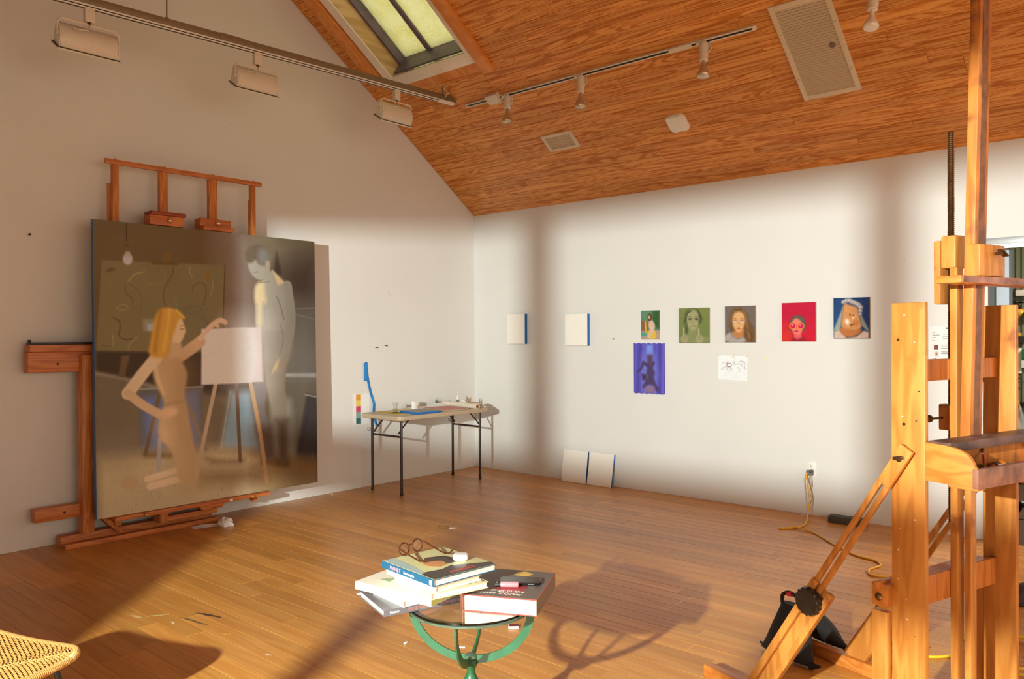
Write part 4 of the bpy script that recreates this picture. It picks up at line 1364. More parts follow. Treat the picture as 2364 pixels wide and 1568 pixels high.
# two primed boards leaning at the foot of the wall
for k, (xa, xb, lab, sk__) in enumerate(((1.285, 1.585, 'blank white canvas leaning on the back wall, left of the two on the floor', .02), (1.60, 1.885, 'blank white canvas leaning on the back wall, right of the two on the floor', 0))):
    t = thing('blank_canvas', lab, 'canvas', ((xa + xb) / 2, -.06, 0), 'canvases leaning on the floor')
    yb = -.085
    up_ = Vector((-.012 if k == 0 else 0, .062, .312))
    MB().obox((xa, yb, .002), (xb - xa, 0, 0), up_, Vector((0, .016, -.003))).build('stretched_canvas', M['linen'], t, 0.001)
    MB().obox((xa, yb - .0012, .002), (xb - xa, 0, 0), up_, Vector((0, .0012, 0))).build('primed_face', M['canvas'], t)
    MB().obox((xb, yb, .002), (.0015, 0, 0), up_, Vector((0, .016, -.003))).build('taped_edge', M['blue_tape'], t)

# leftovers of masking tape and pin marks on the back wall
for (x_, z_, w2, h2, an, lab) in ((3.395, 1.265, .02, .035, 12, 'cream torn tape scrap on the wall right of the sketch, left one'), (3.475, 1.282, .018, .035, 25, 'cream torn tape scrap on the wall right of the sketch, right one'), (1.865, 1.437, .022, .01, 0, 'small dark scuff mark on the wall right of the second blank canvas')):
    a = math.radians(an)
    ux, uz = Vector((math.cos(a), 0, -math.sin(a))), Vector((math.sin(a), 0, math.cos(a)))
    c = Vector((x_, -.0002, z_))
    tag(MB().prism([c - ux * w2 / 2 - uz * h2 / 2, c + ux * w2 / 2 - uz * h2 * .35, c + ux * w2 * .4 + uz * h2 / 2, c - ux * w2 * .45 + uz * h2 * .4], (0, -.0006, 0)).build('tape_scrap' if an else 'wall_mark', plain('tape_scrap_%d' % an, srgb(240, 226, 196) if an else srgb(150, 130, 110), .6)), lab, 'tape scrap' if an else 'mark')
# ------------------------------------------------------------------ folding table in the corner
TZ = .735
tb = thing('folding_table', 'beige plastic folding table with dark steel legs in the corner', 'table', (.37, -1.08, 0))
M['table_top'] = plain('beige_plastic', srgb(186, 164, 136), .5, var=.04, scale=12, bump=.1)
M['leg_steel'] = plain('dark_steel', srgb(62, 50, 46), .4, .5, var=.1)
tx0, tx1, ty0, ty1 = .07, .655, -1.675, -.455


def rrect(x0, x1, y0, y1, r, z_, n=6):
    pts = []
    for (cx_, cy_, a0_) in ((x1 - r, y1 - r, 0), (x0 + r, y1 - r, 90), (x0 + r, y0 + r, 180), (x1 - r, y0 + r, 270)):
        for k in range(n + 1):
            a = math.radians(a0_ + 90 * k / n)
            pts.append((cx_ + r * math.cos(a), cy_ + r * math.sin(a), z_))
    return pts


MB().prism(rrect(tx0, tx1, ty0, ty1, .055, TZ - .042), (0, 0, .042)).build('table_top', M['table_top'], tb, 0.008)
for (yl, s) in ((-1.615, 1), (-.535, -1)):
    for xl in (.185, .605 if s > 0 else .58):
        MB().cyl((xl, yl, .02), (xl, yl, TZ - .042), .0125, 12).build('leg', M['leg_steel'], tb, smooth=True)
        MB().cyl((xl, yl, 0), (xl, yl, .028), .0155, 12).build('foot_cap', M['black'], tb, smooth=True)
    MB().cyl((.185, yl, .54), (.605 if s > 0 else .58, yl, .54), .009, 10).build('cross_bar', M['leg_steel'], tb, smooth=True)
    for xl in (.215, .565):
        MB().tube([(xl, yl, .565), (xl, yl + s * .03, .60), (xl, yl + s * .13, TZ - .045)], .007, 8).build('folding_brace', M['leg_steel'], tb, smooth=True)
    MB().tube([(.17, yl - .012, .59), (.155, yl - .03, .60), (.155, yl - .03, .575), (.17, yl - .012, .57)], .004, 6, closed=True).build('lock_ring', M['leg_steel'], tb, smooth=True)

GRPT = None
t = tag(MB().prism([(.09, -1.52, TZ), (.12, -1.24, TZ), (.36, -1.18, TZ), (.53, -1.44, TZ), (.42, -1.575, TZ)], (0, 0, .0015)).build('yellow_sheet', plain('yellow_sheet', srgb(196, 168, 30), .6)), 'mustard yellow sheet of paper lying at the left end of the folding table', 'paper sheet')
# tulip glass on saucer
t = thing('tea_glass', 'small clear tulip tea glass on a glass saucer on the yellow sheet', 'glass', (.34, -1.46, TZ + .002))
M['glass'] = plain('clear_glass', (.95, .96, .94, 1), .03, trans=1.0, var=0)
MB().lathe([(.02, .004), (.045, .006), (.056, .012), (.054, .0135), (.04, .009), (.02, .007)], (.34, -1.46, TZ + .0015), (0, 0, 1), 24, cap=False).build('saucer', M['glass'], t, smooth=True)
MB().lathe([(.0, .0), (.017, .0), (.022, .005), (.023, .02), (.017, .04), (.016, .05), (.022, .075), (.029, .092), (.0275, .092), (.020, .074), (.014, .05), (.015, .04), (.0205, .02), (.018, .008), (.0, .007)], (.34, -1.46, TZ + .009), (0, 0, 1), 24, cap=False).build('glass_body', M['glass'], t, smooth=True)
# blue-edged canvas lying flat
def flat(name, label, cat, c0, c1, c3, z0, th, top, edge, group=None):
    c0, c1, c3 = Vector((c0[0], c0[1], z0)), Vector((c1[0], c1[1], z0)), Vector((c3[0], c3[1], z0))
    t = thing(name, label, cat, (c0 + c1 + c3) / 3, group)
    MB().obox(c0, c1 - c0, c3 - c0, (0, 0, th)).build('stretched_canvas', edge, t, 0.001)
    e = .0015
    MB().obox(c0 + Vector((0, 0, th)), c1 - c0, c3 - c0, (0, 0, e)).build('painted_face', top, t)
    return t


M['grey_paint'] = plain('grey_brown_paint', srgb(112, 102, 92), .4, var=.2, scale=9)
M['red_paint'] = plain('salmon_red_paint', srgb(196, 112, 96), .5, var=.12, scale=7)
flat('blue_edged_canvas', 'grey painted canvas with bright blue taped edges lying flat on the folding table', 'canvas', (.36, -1.42), (.635, -1.44), (.37, -1.13), TZ + .0005, .02, M['grey_paint'], M['blue_tape'])
flat('red_canvas', 'salmon red canvas with raw edges lying on the folding table', 'canvas', (.26, -1.02), (.63, -1.08), (.29, -.72), TZ + .0005, .014, M['red_paint'], M['linen'])
t = MB().box(.19, .232, -1.118, -1.076, TZ, TZ + .085).build('white_box', M['white'], None, 0.001)
tag(t, 'small upright white carton box on the folding table', 'box')
# loose papers
M['cream'] = plain('cream_paper', srgb(226, 212, 192), .7, var=.03)
def bent(name, label, cat, o, a, b, f, mt, n=10, th=.0012, group=None):
    """curled sheet: o + u*a + v*b, lifted by f(u,v)"""
    o, a, b = Vector(o), Vector(a), Vector(b)
    vs, fs = [], []
    for k in range(2):
        for i in range(n + 1):
            for j in range(n + 1):
                u_, v_ = i / n, j / n
                vs.append(o + a * u_ + b * v_ + Vector((0, 0, f(u_, v_) + th * k)))
    N1 = n + 1
    for i in range(n):
        for j in range(n):
            p = i * N1 + j
            q = p + N1 * N1
            fs += [(p, p + 1, p + N1 + 1, p + N1), (q, q + N1, q + N1 + 1, q + 1)]
    for i in range(n):
        for (p, q) in ((i * N1, (i + 1) * N1), ((i + 1) * N1 + n, i * N1 + n), (i + 1, i), (n * N1 + i, n * N1 + i + 1)):
            fs.append((p, q, q + N1 * N1, p + N1 * N1))
    return tag(MB().add(vs, fs).build(name, mt, None, smooth=True), label, cat, group)


bent('paper_sheet', 'cream drawing paper curling up at the back of the folding table', 'paper sheet', (.075, -1.24, TZ + .001), (.17, .01, 0), (.0, .33, 0), lambda u_, v_: .02 * (1 - u_) ** 2 * v_, M['cream'])
bent('paper_sheet', 'white paper with a lifted corner between the white carton and the paper roll', 'paper sheet', (.075, -.89, TZ + .001), (.17, .01, 0), (.0, .235, 0), lambda u_, v_: .045 * max(0, v_ - .35) * (1 - u_) + .006, M['paper'])
bent('dark_folder', 'dark flat folder under the papers beside the white carton', 'folder', (.195, -.90, TZ + .0005), (.05, .0, 0), (.01, .10, 0), lambda u_, v_: .001, M['black'], 4)
# paper roll
t = thing('paper_roll', 'roll of cream paper lying across the right end of the folding table', 'paper roll', (.4, -.62, TZ))
p0, p1 = Vector((.12, -.605, TZ + .027)), Vector((.70, -.69, TZ + .027))
d_ = (p1 - p0).normalized()
MB().lathe([(.026, 0), (.026, (p1 - p0).length), (.021, (p1 - p0).length), (.021, 0), (.026, 0)], p0, d_, 24, cap=False).build('paper_tube', M['cream'], t, smooth=True)
MB().lathe([(.0208, (p1 - p0).length - .004), (.014, (p1 - p0).length - .006), (.014, .004), (.0208, .002)], p0, d_, 20, cap=False).build('inner_turns', plain('brown_core', srgb(150, 112, 80), .8), t, smooth=True)
# binder clips
def clip(p, ang, label):
    t = thing('binder_clip', label, 'binder clip', p)
    ca, sa = math.cos(ang), math.sin(ang)
    ax = Vector((ca, sa, 0)); bx_ = Vector((-sa, ca, 0)); P = Vector(p)
    MB().prism([P - ax * .016, P - ax * .016 + bx_ * .022 + Vector((0, 0, .004)), P - ax * .016 + bx_ * .002 + Vector((0, 0, .026))], ax * .032).build('clip_body', M['black'], t, 0.001)
    h = P + bx_ * .002 + Vector((0, 0, .026))
    for s_ in (1, -1):
        dv = (Vector((0, 0, 1)) * .8 + bx_ * .5 * s_).normalized()
        MB().tube([h - ax * .008, h - ax * .008 + dv * .015, h - ax * .004 + dv * .026, h + ax * .004 + dv * .028, h + ax * .008 + dv * .015, h + ax * .008], .0012, 6).build('wire_handle', M['silver'], t, smooth=True)
    return t


clip((.09, -.675, TZ + .032), .6, 'black binder clip standing on the papers left of the paper roll')
clip((.125, -.525, TZ + .0005), .2, 'black binder clip behind the paper roll, near the dropper bottle')

# pile at the far end: flat paper stack, crumpled cloth, brush bundle, paint rag, dropper bottle
t = thing('paper_stack', 'low stack of mixed cream and brown papers at the far end of the folding table', 'paper stack', (.33, -.54, TZ))
for k in range(6):
    an = R.uniform(-.05, .05)
    c_ = Vector((.41 + R.uniform(-.01, .02), -.535 + R.uniform(-.008, .008), TZ + .004 * k))
    ax = Vector((math.cos(an), math.sin(an), 0)); bx_ = Vector((-math.sin(an), math.cos(an), 0))
    MB().obox(c_ - ax * .20 - bx_ * .04, ax * .40, bx_ * .085, (0, 0, .004)).build('sheet_bundle', [M['cream'], M['linen'], M['paper'], M['cream'], plain('brown_card', srgb(150, 116, 86), .8), M['cream']][k], t)
PZ = TZ + .0245
t = thing('dropper_bottle', 'small clear bottle with white nozzle cap at the back of the folding table', 'bottle', (.245, -.52, PZ))
MB().lathe([(.0, 0), (.017, 0), (.0185, .003), (.0185, .036), (.012, .042), (.008, .044)], (.245, -.52, PZ), (0, 0, 1), 18).build('bottle_body', plain('bottle_label', srgb(120, 124, 104), .3, var=.5, scale=120), t, smooth=True)
MB().lathe([(.0135, .042), (.0135, .056), (.008, .064), (.006, .078), (.004, .088), (.0, .089)], (.245, -.52, PZ), (0, 0, 1), 16).build('nozzle_cap', M['white'], t, smooth=True)


def lump(name, label, cat, c, rx, ry, rz, mt, seed, n=22, amp=.35, group=None):
    """crumpled lump resting on its flat underside"""
    rg = random.Random(seed)
    ph = [(rg.uniform(2, 9), rg.uniform(2, 9), rg.uniform(0, 6.28), rg.uniform(.3, 1)) for _ in range(7)]
    vs, fs = [], []
    mrows = n // 2
    for i in range(mrows + 1):
        th = math.pi / 2 * i / mrows
        for k in range(n):
            a = 2 * math.pi * k / n
            f = 1 + amp * sum(w * math.sin(p * a + q * th + s_) for p, q, s_, w in [(round(p), q, s_, w) for p, q, s_, w in ph]) / 4
            vs.append((c[0] + rx * math.cos(a) * math.cos(th) * f, c[1] + ry * math.sin(a) * math.cos(th) * f, c[2] + max(0.0, rz * math.sin(th) * f)))
    for i in range(mrows):
        for k in range(n):
            l = (k + 1) % n
            fs.append((i * n + k, i * n + l, (i + 1) * n + l, (i + 1) * n + k))
    fs.append(tuple(range(n))[::-1])
    return tag(MB().add(vs, fs).build(name, mt, None, smooth=True), label, cat, group)


lump('crumpled_cloth', 'crumpled white paper towel on the paper stack beside the dropper bottle', 'paper towel', (.335, -.53, PZ), .06, .03, .032, M['white'], 5)
lump('paint_rag', 'grey and blue paint rag hanging at the far right end of the folding table', 'rag', (.50, -.52, PZ), .085, .05, .028, plain('stained_rag', srgb(176, 150, 124), .8, var=.55, scale=22), 9)
t = thing('brush_bundle', 'short bundle of wooden brushes standing at the far end of the folding table', 'brushes', (.40, -.505, PZ))
for k in range(7):
    an = k * .9
    b_ = Vector((.40 + .010 * math.cos(an), -.505 + .010 * math.sin(an), PZ))
    MB().cyl(b_, b_ + Vector((.008 * math.cos(an), .008 * math.sin(an), .055 + .012 * (k % 3))), .0042, 6).build('brush', plain('brush_%d' % k, [srgb(196, 150, 100), srgb(140, 100, 66), srgb(210, 180, 140), srgb(90, 70, 56)][k % 4], .5), t)

# ------------------------------------------------------------------ colour chart, measuring tape, outlet, cords
t = thing('colour_chart', 'white paper with five colour swatches pinned to the left wall beside the folding table', 'paper sheet', (.003, -1.61, .62))
MB().box(.002, .003, -1.705, -1.50, .618, .914).build('sheet', M['paper'], t)
for k, c in enumerate((srgb(226, 160, 50), srgb(238, 206, 96), srgb(208, 72, 112), srgb(140, 172, 158), srgb(58, 108, 112))):
    zt = .908 - k * .057
    MB().box(.003, .0036, -1.665, -1.605, zt - .057, zt).build('swatch', plain('swatch_%d' % k, c, .6, var=.02), t)
MB().box(.003, .0034, -1.60, -1.585, .925, .95).build('tape_tab', M['cream'], t)
t = thing('measuring_tape', 'bright blue printed measuring tape hanging on the left wall above the colour chart', 'measuring tape', (.01, -1.52, .56))
def ribbon(pts, w, th=.0008):
    mb = MB()
    P = [Vector(p) for p in pts]
    vs, fs = [], []
    n = len(P)
    for i in range(n):
        tg = (P[min(i + 1, n - 1)] - P[max(i - 1, 0)]).normalized()
        sd_ = Vector((0, tg.z, -tg.y)).normalized() if abs(tg.x) < .9 else Vector((0, 1, 0))
        nr = tg.cross(sd_).normalized()
        for (a, b) in ((-1, -1), (1, -1), (1, 1), (-1, 1)):
            vs.append(P[i] + sd_ * a * w / 2 + nr * b * th / 2)
    for i in range(n - 1):
        for k in range(4):
            fs.append((i * 4 + k, i * 4 + (k + 1) % 4, i * 4 + 4 + (k + 1) % 4, i * 4 + 4 + k))
    fs += [(0, 1, 2, 3), tuple(4 * n - 4 + k for k in (3, 2, 1, 0))]
    return mb.add(vs, fs)
M['tape_blue'] = plain('tape_blue', srgb(38, 136, 212), .45, var=.12, scale=40)
ribbon([(.006, -1.555, 1.215), (.012, -1.553, 1.21), (.013, -1.552, 1.14), (.012, -1.552, 1.05), (.008, -1.552, 1.035)], .042).build('tape_loop', M['tape_blue'], t)
tl = ribbon([(.004, -1.538, 1.215), (.006, -1.535, 1.12), (.006, -1.515, 1.02), (.005, -1.488, .92), (.008, -1.462, .85), (.014, -1.452, .80), (.016, -1.458, .77), (.010, -1.455, .72), (.008, -1.440, .65), (.006, -1.412, .585)], .028).build('tape_strip', M['tape_blue'], t)
for k, (yy, zz) in enumerate(((-1.523, 1.06), (-1.512, 1.02), (-1.503, .985), (-1.49, .945), (-1.478, .905), (-1.456, .79), (-1.452, .75), (-1.425, .615), (-1.418, .60))):
    MB().tube([(.009 if zz > .85 or zz < .7 else .018, yy - .005, zz + .012), (.0092 if zz > .85 or zz < .7 else .018, yy + .006, zz + .004), (.009 if zz > .85 or zz < .7 else .018, yy - .004, zz - .010)], .0014, 5).build('printed_numeral', M['black'], tl)
MB().cyl((0, -1.552, 1.21), (.016, -1.552, 1.21), .004, 8).build('push_pin', M['blue_tape'], t)
# nail and pins on left wall
for k, (yy, zz, lab) in enumerate(((-4.49, 2.19, 'black nail in the left wall, left of the big easel'), (-1.42, 1.36, 'left one of two tiny nails above the folding table'), (-1.30, 1.375, 'right one of two tiny nails above the folding table'))):
    n_ = thing('wall_nail', lab, 'nail', (0, yy, zz))
    MB().cyl((.0, yy, zz), (.02, yy + .004, zz + .003), .003, 6).build('shank', M['black'], n_)
    MB().cyl((.02, yy + .004, zz + .003), (.023, yy + .0045, zz + .0034), .008, 8).build('head', M['black'], n_)
# outlet
t = thing('wall_outlet', 'white electrical outlet plate with plugs low on the back wall', 'outlet', (3.781, 0, .32))
MB().box(3.748, 3.814, -.006, 0, .318, .432).build('plate', M['white'], t, 0.002)
for zz in (.402, .348):
    MB().lathe([(.0165, 0), (.0165, .002), (.015, .003)], (3.781, -.006, zz), (0, -1, 0), 20).build('receptacle', M['white_trim'], t, smooth=True)
for (a, b, c, d) in ((3.772, 3.775, .400, .412), (3.786, 3.789, .401, .411), (3.778, 3.784, .390, .396)):
    MB().box(a, b, -.0095, -.0088, c, d).build('slot', M['black'], t)
t = thing('extension_plug', 'grey three way plug adapter in the outlet, with twisted wires hanging from it', 'plug', (3.775, -.03, .34))
MB().box(3.752, 3.80, -.05, -.0098, .328, .368).build('plug_body', plain('grey_plastic', srgb(110, 100, 98), .5), t, 0.006)
MB().lathe([(.014, 0), (.016, .012), (.010, .03)], (3.785, -.035, .355), (.4, -.5, .4), 12).build('plug_boot', plain('grey_plastic_b', srgb(98, 90, 90), .5), t, smooth=True)
gw = plain('pale_wire', srgb(206, 190, 170), .5)
MB().tube([(3.765, -.045, .33), (3.735, -.05, .30), (3.74, -.04, .20), (3.748, -.05, .10), (3.775, -.08, .03), (3.745, -.13, .012), (3.70, -.16, .006)], .0028, 6).build('wire', gw, t, smooth=True)
MB().tube([(3.775, -.045, .33), (3.76, -.055, .26), (3.768, -.05, .20), (3.757, -.05, .12), (3.778, -.07, .05), (3.76, -.10, .012), (3.735, -.14, .008)], .0028, 6).build('wire', gw, t, smooth=True)
MB().tube([(3.79, -.045, .33), (3.80, -.06, .25), (3.785, -.055, .20), (3.805, -.06, .15), (3.785, -.07, .06), (3.768, -.10, .02)], .0028, 6).build('wire', plain('grey_wire', srgb(150, 140, 130), .5), t, smooth=True)
M['cord'] = plain('yellow_cord', srgb(232, 172, 20), .4, var=.05)
def spline(pts, n=6):
    P = [Vector(p) for p in pts]
    P = [P[0] * 2 - P[1]] + P + [P[-1] * 2 - P[-2]]
    out = []
    for i in range(1, len(P) - 2):
        for k in range(n):
            u_ = k / n
            a, b, c, d = P[i - 1], P[i], P[i + 1], P[i + 2]
            out.append(.5 * (2 * b + (c - a) * u_ + (2 * a - 5 * b + 4 * c - d) * u_ * u_ + (3 * b - a - 3 * c + d) * u_ ** 3))
    out.append(P[-2])
    return out
cr = .0065
t = tag(MB().tube(spline([(3.765, -.058, .345), (3.762, -.075, .325), (3.79, -.10, .25), (3.815, -.13, .16), (3.815, -.18, .07), (3.85, -.30, .015), (3.87, -.45, cr), (3.83, -.56, cr), (3.775, -.625, cr), (3.768, -.61, cr), (3.80, -.585, cr), (3.87, -.545, cr * 2.2), (4.02, -.60, cr), (4.26, -.85, cr), (4.44, -1.01, cr), (4.576, -1.06, cr), (4.634, -1.15, cr), (4.61, -1.29, cr), (4.66, -1.40, cr), (4.78, -1.34, cr), (4.924, -1.242, cr), (5.04, -1.178, cr), (5.25, -1.05, cr), (5.5, -.95, cr), (5.8, -1.0, cr)]), cr, 8).build('extension_lead', M['cord'], None, smooth=True), 'yellow extension cord running from the outlet across the floor', 'cord')
t = tag(MB().tube(spline([(5.05, -2.42, cr), (5.13, -2.50, cr), (5.24, -2.50, cr), (5.33, -2.36, cr), (5.30, -2.18, cr), (5.38, -2.02, cr), (5.52, -2.0, cr * 2.5), (5.63, -2.15, cr), (5.62, -2.38, cr * 3), (5.48, -2.45, cr * 3), (5.40, -2.28, cr * 4.5), (5.47, -2.05, cr * 3), (5.62, -2.05, cr * 4.5), (5.72, -2.25, cr * 3), (5.64, -2.5, cr * 5), (5.46, -2.52, cr * 4.5), (5.36, -2.35, cr * 6.5), (5.42, -2.12, cr * 5), (5.58, -2.08, cr * 6.5), (5.75, -2.3, cr * 5), (5.8, -2.6, cr)], 8), cr, 8).build('extension_lead', plain('yellow_cord_b', srgb(236, 196, 30), .4), None, smooth=True), 'coiled bright yellow cord on the floor behind the studio easel', 'cord')
# dark block at the wall
t = tag(MB().box(3.965, 4.235, -.165, -.075, 0, .052).build('stone_block', plain('speckled_grey', srgb(78, 74, 70), .8, var=.5, scale=120, bump=.4), None, .003), 'dark grey speckled bar lying on the floor against the back wall', 'block')
# ------------------------------------------------------------------ round side table with books
cx, cy = 4.283, -4.506
TT = .565
M['green'] = plain('green_enamel', srgb(30, 88, 54), .35, var=.15, scale=20)
M['green_worn'] = plain('worn_green_iron', srgb(86, 104, 84), .5, .3, var=.3, scale=30)
M['table_glass'] = plain('table_glass', (.9, .96, .94, 1), .02, trans=1.0, var=0)
st = thing('side_table', 'round glass topped side table with green iron bowl arms and turned stem', 'table', (cx, cy, 0))
RT = .211
MB().lathe([(.0, -.007), (RT - .006, -.007), (RT - .006, .0), (.0, .0)], (cx, cy, TT), (0, 0, 1), 48, cap=False).build('glass_top', M['table_glass'], st, smooth=True)
MB().lathe([(RT - .026, -.014), (RT, -.014), (RT, -.0075), (RT - .026, -.0075), (RT - .026, -.014)], (cx, cy, TT), (0, 0, 1), 48, cap=False).build('rim_ring', M['green_worn'], st, smooth=True)
ang0 = math.radians(31)
hubz = .372
for k in range(4):
    an = ang0 + k * math.pi / 2
    rad = Vector((math.cos(an), math.sin(an), 0)); tan = Vector((-math.sin(an), math.cos(an), 0))
    pts = []
    for q in range(15):
        a = math.pi / 2 * q / 14
        pts.append(Vector((cx, cy, TT - .014)) + rad * RT * .985 * math.cos(a) + Vector((0, 0, -1)) * (TT - .014 - hubz) * math.sin(a))
    vs, fs = [], []
    for i, p in enumerate(pts):
        tg = (pts[min(i + 1, 14)] - pts[max(i - 1, 0)]).normalized()
        nr = tg.cross(tan).normalized()
        for (a, b) in ((-1, -1), (1, -1), (1, 1), (-1, 1)):
            vs.append(p + tan * a * .003 + nr * b * .0135)
    for i in range(14):
        for q in range(4):
            fs.append((i * 4 + q, i * 4 + (q + 1) % 4, i * 4 + 4 + (q + 1) % 4, i * 4 + 4 + q))
    fs += [(3, 2, 1, 0), tuple(56 + q for q in range(4))]
    MB().add(vs, fs).build('bowl_arm', M['green'], st)
MB().lathe([(.018, 0), (.022, .004), (.02, .014), (.008, .018)], (cx, cy, hubz), (0, 0, 1), 16).build('hub_cap', M['green_worn'], st, smooth=True)
MB().lathe([(.02, .0), (.026, -.012), (.016, -.03), (.014, -.045), (.02, -.06), (.032, -.085), (.036, -.11), (.03, -.14), (.018, -.17), (.015, -.2), (.016, -.28), (.022, -.31), (.016, -.33)], (cx, cy, hubz), (0, 0, 1), 24).build('turned_stem', M['green'], st, smooth=True)
for k in range(3):
    an = .4 + k * 2.094
    rad = Vector((math.cos(an), math.sin(an), 0))
    MB().tube([Vector((cx, cy, .055)), Vector((cx, cy, .075)) + rad * .06, Vector((cx, cy, .05)) + rad * .13, Vector((cx, cy, .012)) + rad * .17], .011, 8).build('foot', M['green'], st, smooth=True)

# lettering as thin raised print
def text_mesh(body, size):
    cu_ = bpy.data.curves.new('t', 'FONT')
    cu_.body = body
    cu_.size = size
    cu_.extrude = 0.0002
    cu_.resolution_u = 2
    ob = bpy.data.objects.new('t', cu_)
    COL.objects.link(ob)
    bpy.context.view_layer.update()
    me = bpy.data.meshes.new_from_object(ob.evaluated_get(bpy.context.evaluated_depsgraph_get()))
    bpy.data.objects.remove(ob, do_unlink=True)
    bpy.data.curves.remove(cu_)
    return me


def lettering(body, size, o, dx, dy, parent, mt, name='lettering', stretch=1.0):
    """dx reading direction, dy letter-up direction"""
    me = text_mesh(body, size)
    o, dx, dy = Vector(o), Vector(dx).normalized(), Vector(dy).normalized()
    dz = dx.cross(dy)
    base = BASE[parent]
    for v_ in me.vertices:
        v_.co = (o - base) + dx * v_.co.x * stretch + dy * v_.co.y + dz * v_.co.z
    me.name = name
    return link(name, me, mt, parent, base)


def book(label, front, au, lu, av, lv, z0, th, cover, pages, spine, title=None):
    """front corner (nearest camera); au/av directions (deg) of the two lower edges; spine: 'u','v' face or 'ub' (opposite)"""
    U = Vector((math.cos(math.radians(au)), math.sin(math.radians(au)), 0))
    V = Vector((-U.y, U.x, 0))
    if V.dot(Vector((math.cos(math.radians(av)), math.sin(math.radians(av)), 0))) < 0:
        V = -V
    o = Vector((front[0], front[1], z0))
    t = thing('book', label, 'book', o + (U * lu + V * lv) / 2, 'books on the side table')
    ct = .0025
    ci = .004
    # page block inset on the three open sides
    iu0 = 0 if spine == 'v' else ci          # spine on face spanned by V at u=0
    iv0 = 0 if spine == 'u' else ci          # spine on face spanned by U at v=0
    MB().obox(o + U * (ct if spine == 'v' else ci) + V * (ct if spine == 'u' else ci) + Vector((0, 0, ct)), U * (lu - 2 * ci), V * (lv - 2 * ci), Vector((0, 0, th - 2 * ct))).build('page_block', pages, t)
    MB().obox(o, U * lu, V * lv, Vector((0, 0, ct))).build('back_cover', cover, t)
    MB().obox(o + Vector((0, 0, th - ct)), U * lu, V * lv, Vector((0, 0, ct))).build('front_cover', cover, t)
    sp = None
    if spine == 'u':
        sp = MB().obox(o + Vector((0, 0, ct)), U * lu, V * ct, Vector((0, 0, th - 2 * ct)))
    elif spine == 'v':
        sp = MB().obox(o + Vector((0, 0, ct)), U * ct, V * lv, Vector((0, 0, th - 2 * ct)))
    elif spine == 'vb':
        sp = MB().obox(o + U * (lu - ct) + Vector((0, 0, ct)), U * ct, V * lv, Vector((0, 0, th - 2 * ct)))
    if sp:
        sp.build('spine', cover, t)
    return t, o, U, V


def cov(name, c, rough=.4, var=.04):
    return plain(name, srgb(*c), rough, var=var, scale=8, coat=.15)


pg = plain('book_pages', srgb(236, 220, 200), .8, var=.05, scale=200)
zb = TT + .0005
# grey monograph at the bottom; spine faces front right
b, o, U, V = book('grey book with orange spine lettering, bottom of the stack on the side table', (4.171, -4.792), 161, .235, 68.3, .275, zb, .021, cov('grey_cover', (96, 94, 100)), pg, 'v')
gm = cov('orange_print', (226, 112, 74))
pm = cov('pink_print', (196, 140, 170))
lettering('RENÉ MAGRITTE', .0135, o + V * .085 + Vector((0, 0, .006)) - U * .0005, V, (0, 0, 1), b, gm, 'spine_title')
lettering('THE FIFTH SEASON', .0125, o + V * .195 + Vector((0, 0, .0065)) - U * .0005, V, (0, 0, 1), b, pm, 'spine_title', .72)
lettering('Distanz', .011, o + V * .02 + Vector((0, 0, .007)) - U * .0005, V, (0, 0, 1), b, M['white'], 'spine_imprint')
MB().obox(o + U * .03 + V * .06 + Vector((0, 0, .021)), U * .12, V * .12, (0, 0, .0004)).build('cover_picture', cov('blue_print', (70, 110, 150)), b)
# its loose cover sticking out to the left
MB().obox(o + U * .245 + Vector((0, 0, .001)), U * .022 + Vector((0, 0, -.000)), V * .2, (0, 0, .0016)).build('dust_flap', M['paper'], b)
z1 = zb + .0215
b, o, U, V = book('small thin white book under the big cream book on the side table', (4.200, -4.734), 172, .19, 82, .15, z1, .021, cov('white_cover_a', (240, 232, 220)), pg, 'u')
z2 = z1 + .0215
b, o, U, V = book('wide cream book with partly hidden lettering and green triangle on its cover', (4.308, -4.712), 188, .33, 98, .20, z2, .027, cov('cream_cover', (232, 218, 196)), plain('white_pages', srgb(244, 240, 232), .8), 'u')
lettering('da', .05, o + U * .305 + V * .135 + Vector((0, 0, .0272)), -U, V, b, M['black'], 'cover_title')
MB().prism([o + U * .275 + V * .06 + Vector((0, 0, .0271)), o + U * .225 + V * .055 + Vector((0, 0, .0271)), o + U * .235 + V * .105 + Vector((0, 0, .0271))], (0, 0, .0004)).build('green_triangle', cov('green_print', (150, 172, 130)), b)
MB().obox(o - U * .001 + Vector((0, 0, .001)), U * .004, V * .20, (0, 0, .025)).build('olive_edge', cov('olive', (150, 146, 50)), b)
z3 = z2 + .0275
b, o, U, V = book('cream paperback with green stripes on a tan cover, third from the top of the stack', (4.324, -4.727), 165.5, .26, 76.5, .215, z3, .021, cov('tan_cover', (226, 188, 150)), plain('cream_pages', srgb(240, 222, 200), .8), 'u')
for k in range(3):
    MB().obox(o + U * (.012 + .0) + V * (.15 + k * .025) + Vector((0, 0, .021)), U * .03, V * .008, (0, 0, .0004)).build('green_stripe', cov('stripe_green', (70, 130, 80)), b)
z4 = z3 + .0215
b, o, U, V = book('plain white book directly beneath the top book with blue spine', (4.328, -4.711), 174, .275, 82, .19, z4, .019, cov('white_cover_b', (242, 236, 226)), plain('tan_pages', srgb(226, 200, 170), .8), 'u')
z5 = z4 + .0195
b, o, U, V = book('top book of the stack with teal blue spine and dark portrait cover', (4.330, -4.722), 173.5, .295, 84.5, .265, z5, .023, cov('teal_cover', (28, 86, 116)), pg, 'u')
tp = z5 + .023
dkp = cov('cover_dark', (60, 50, 46)); yw = cov('cover_yellow', (206, 198, 140)); lb = cov('cover_haze', (160, 176, 170)); sk3 = cov('cover_ochre', (196, 130, 72))
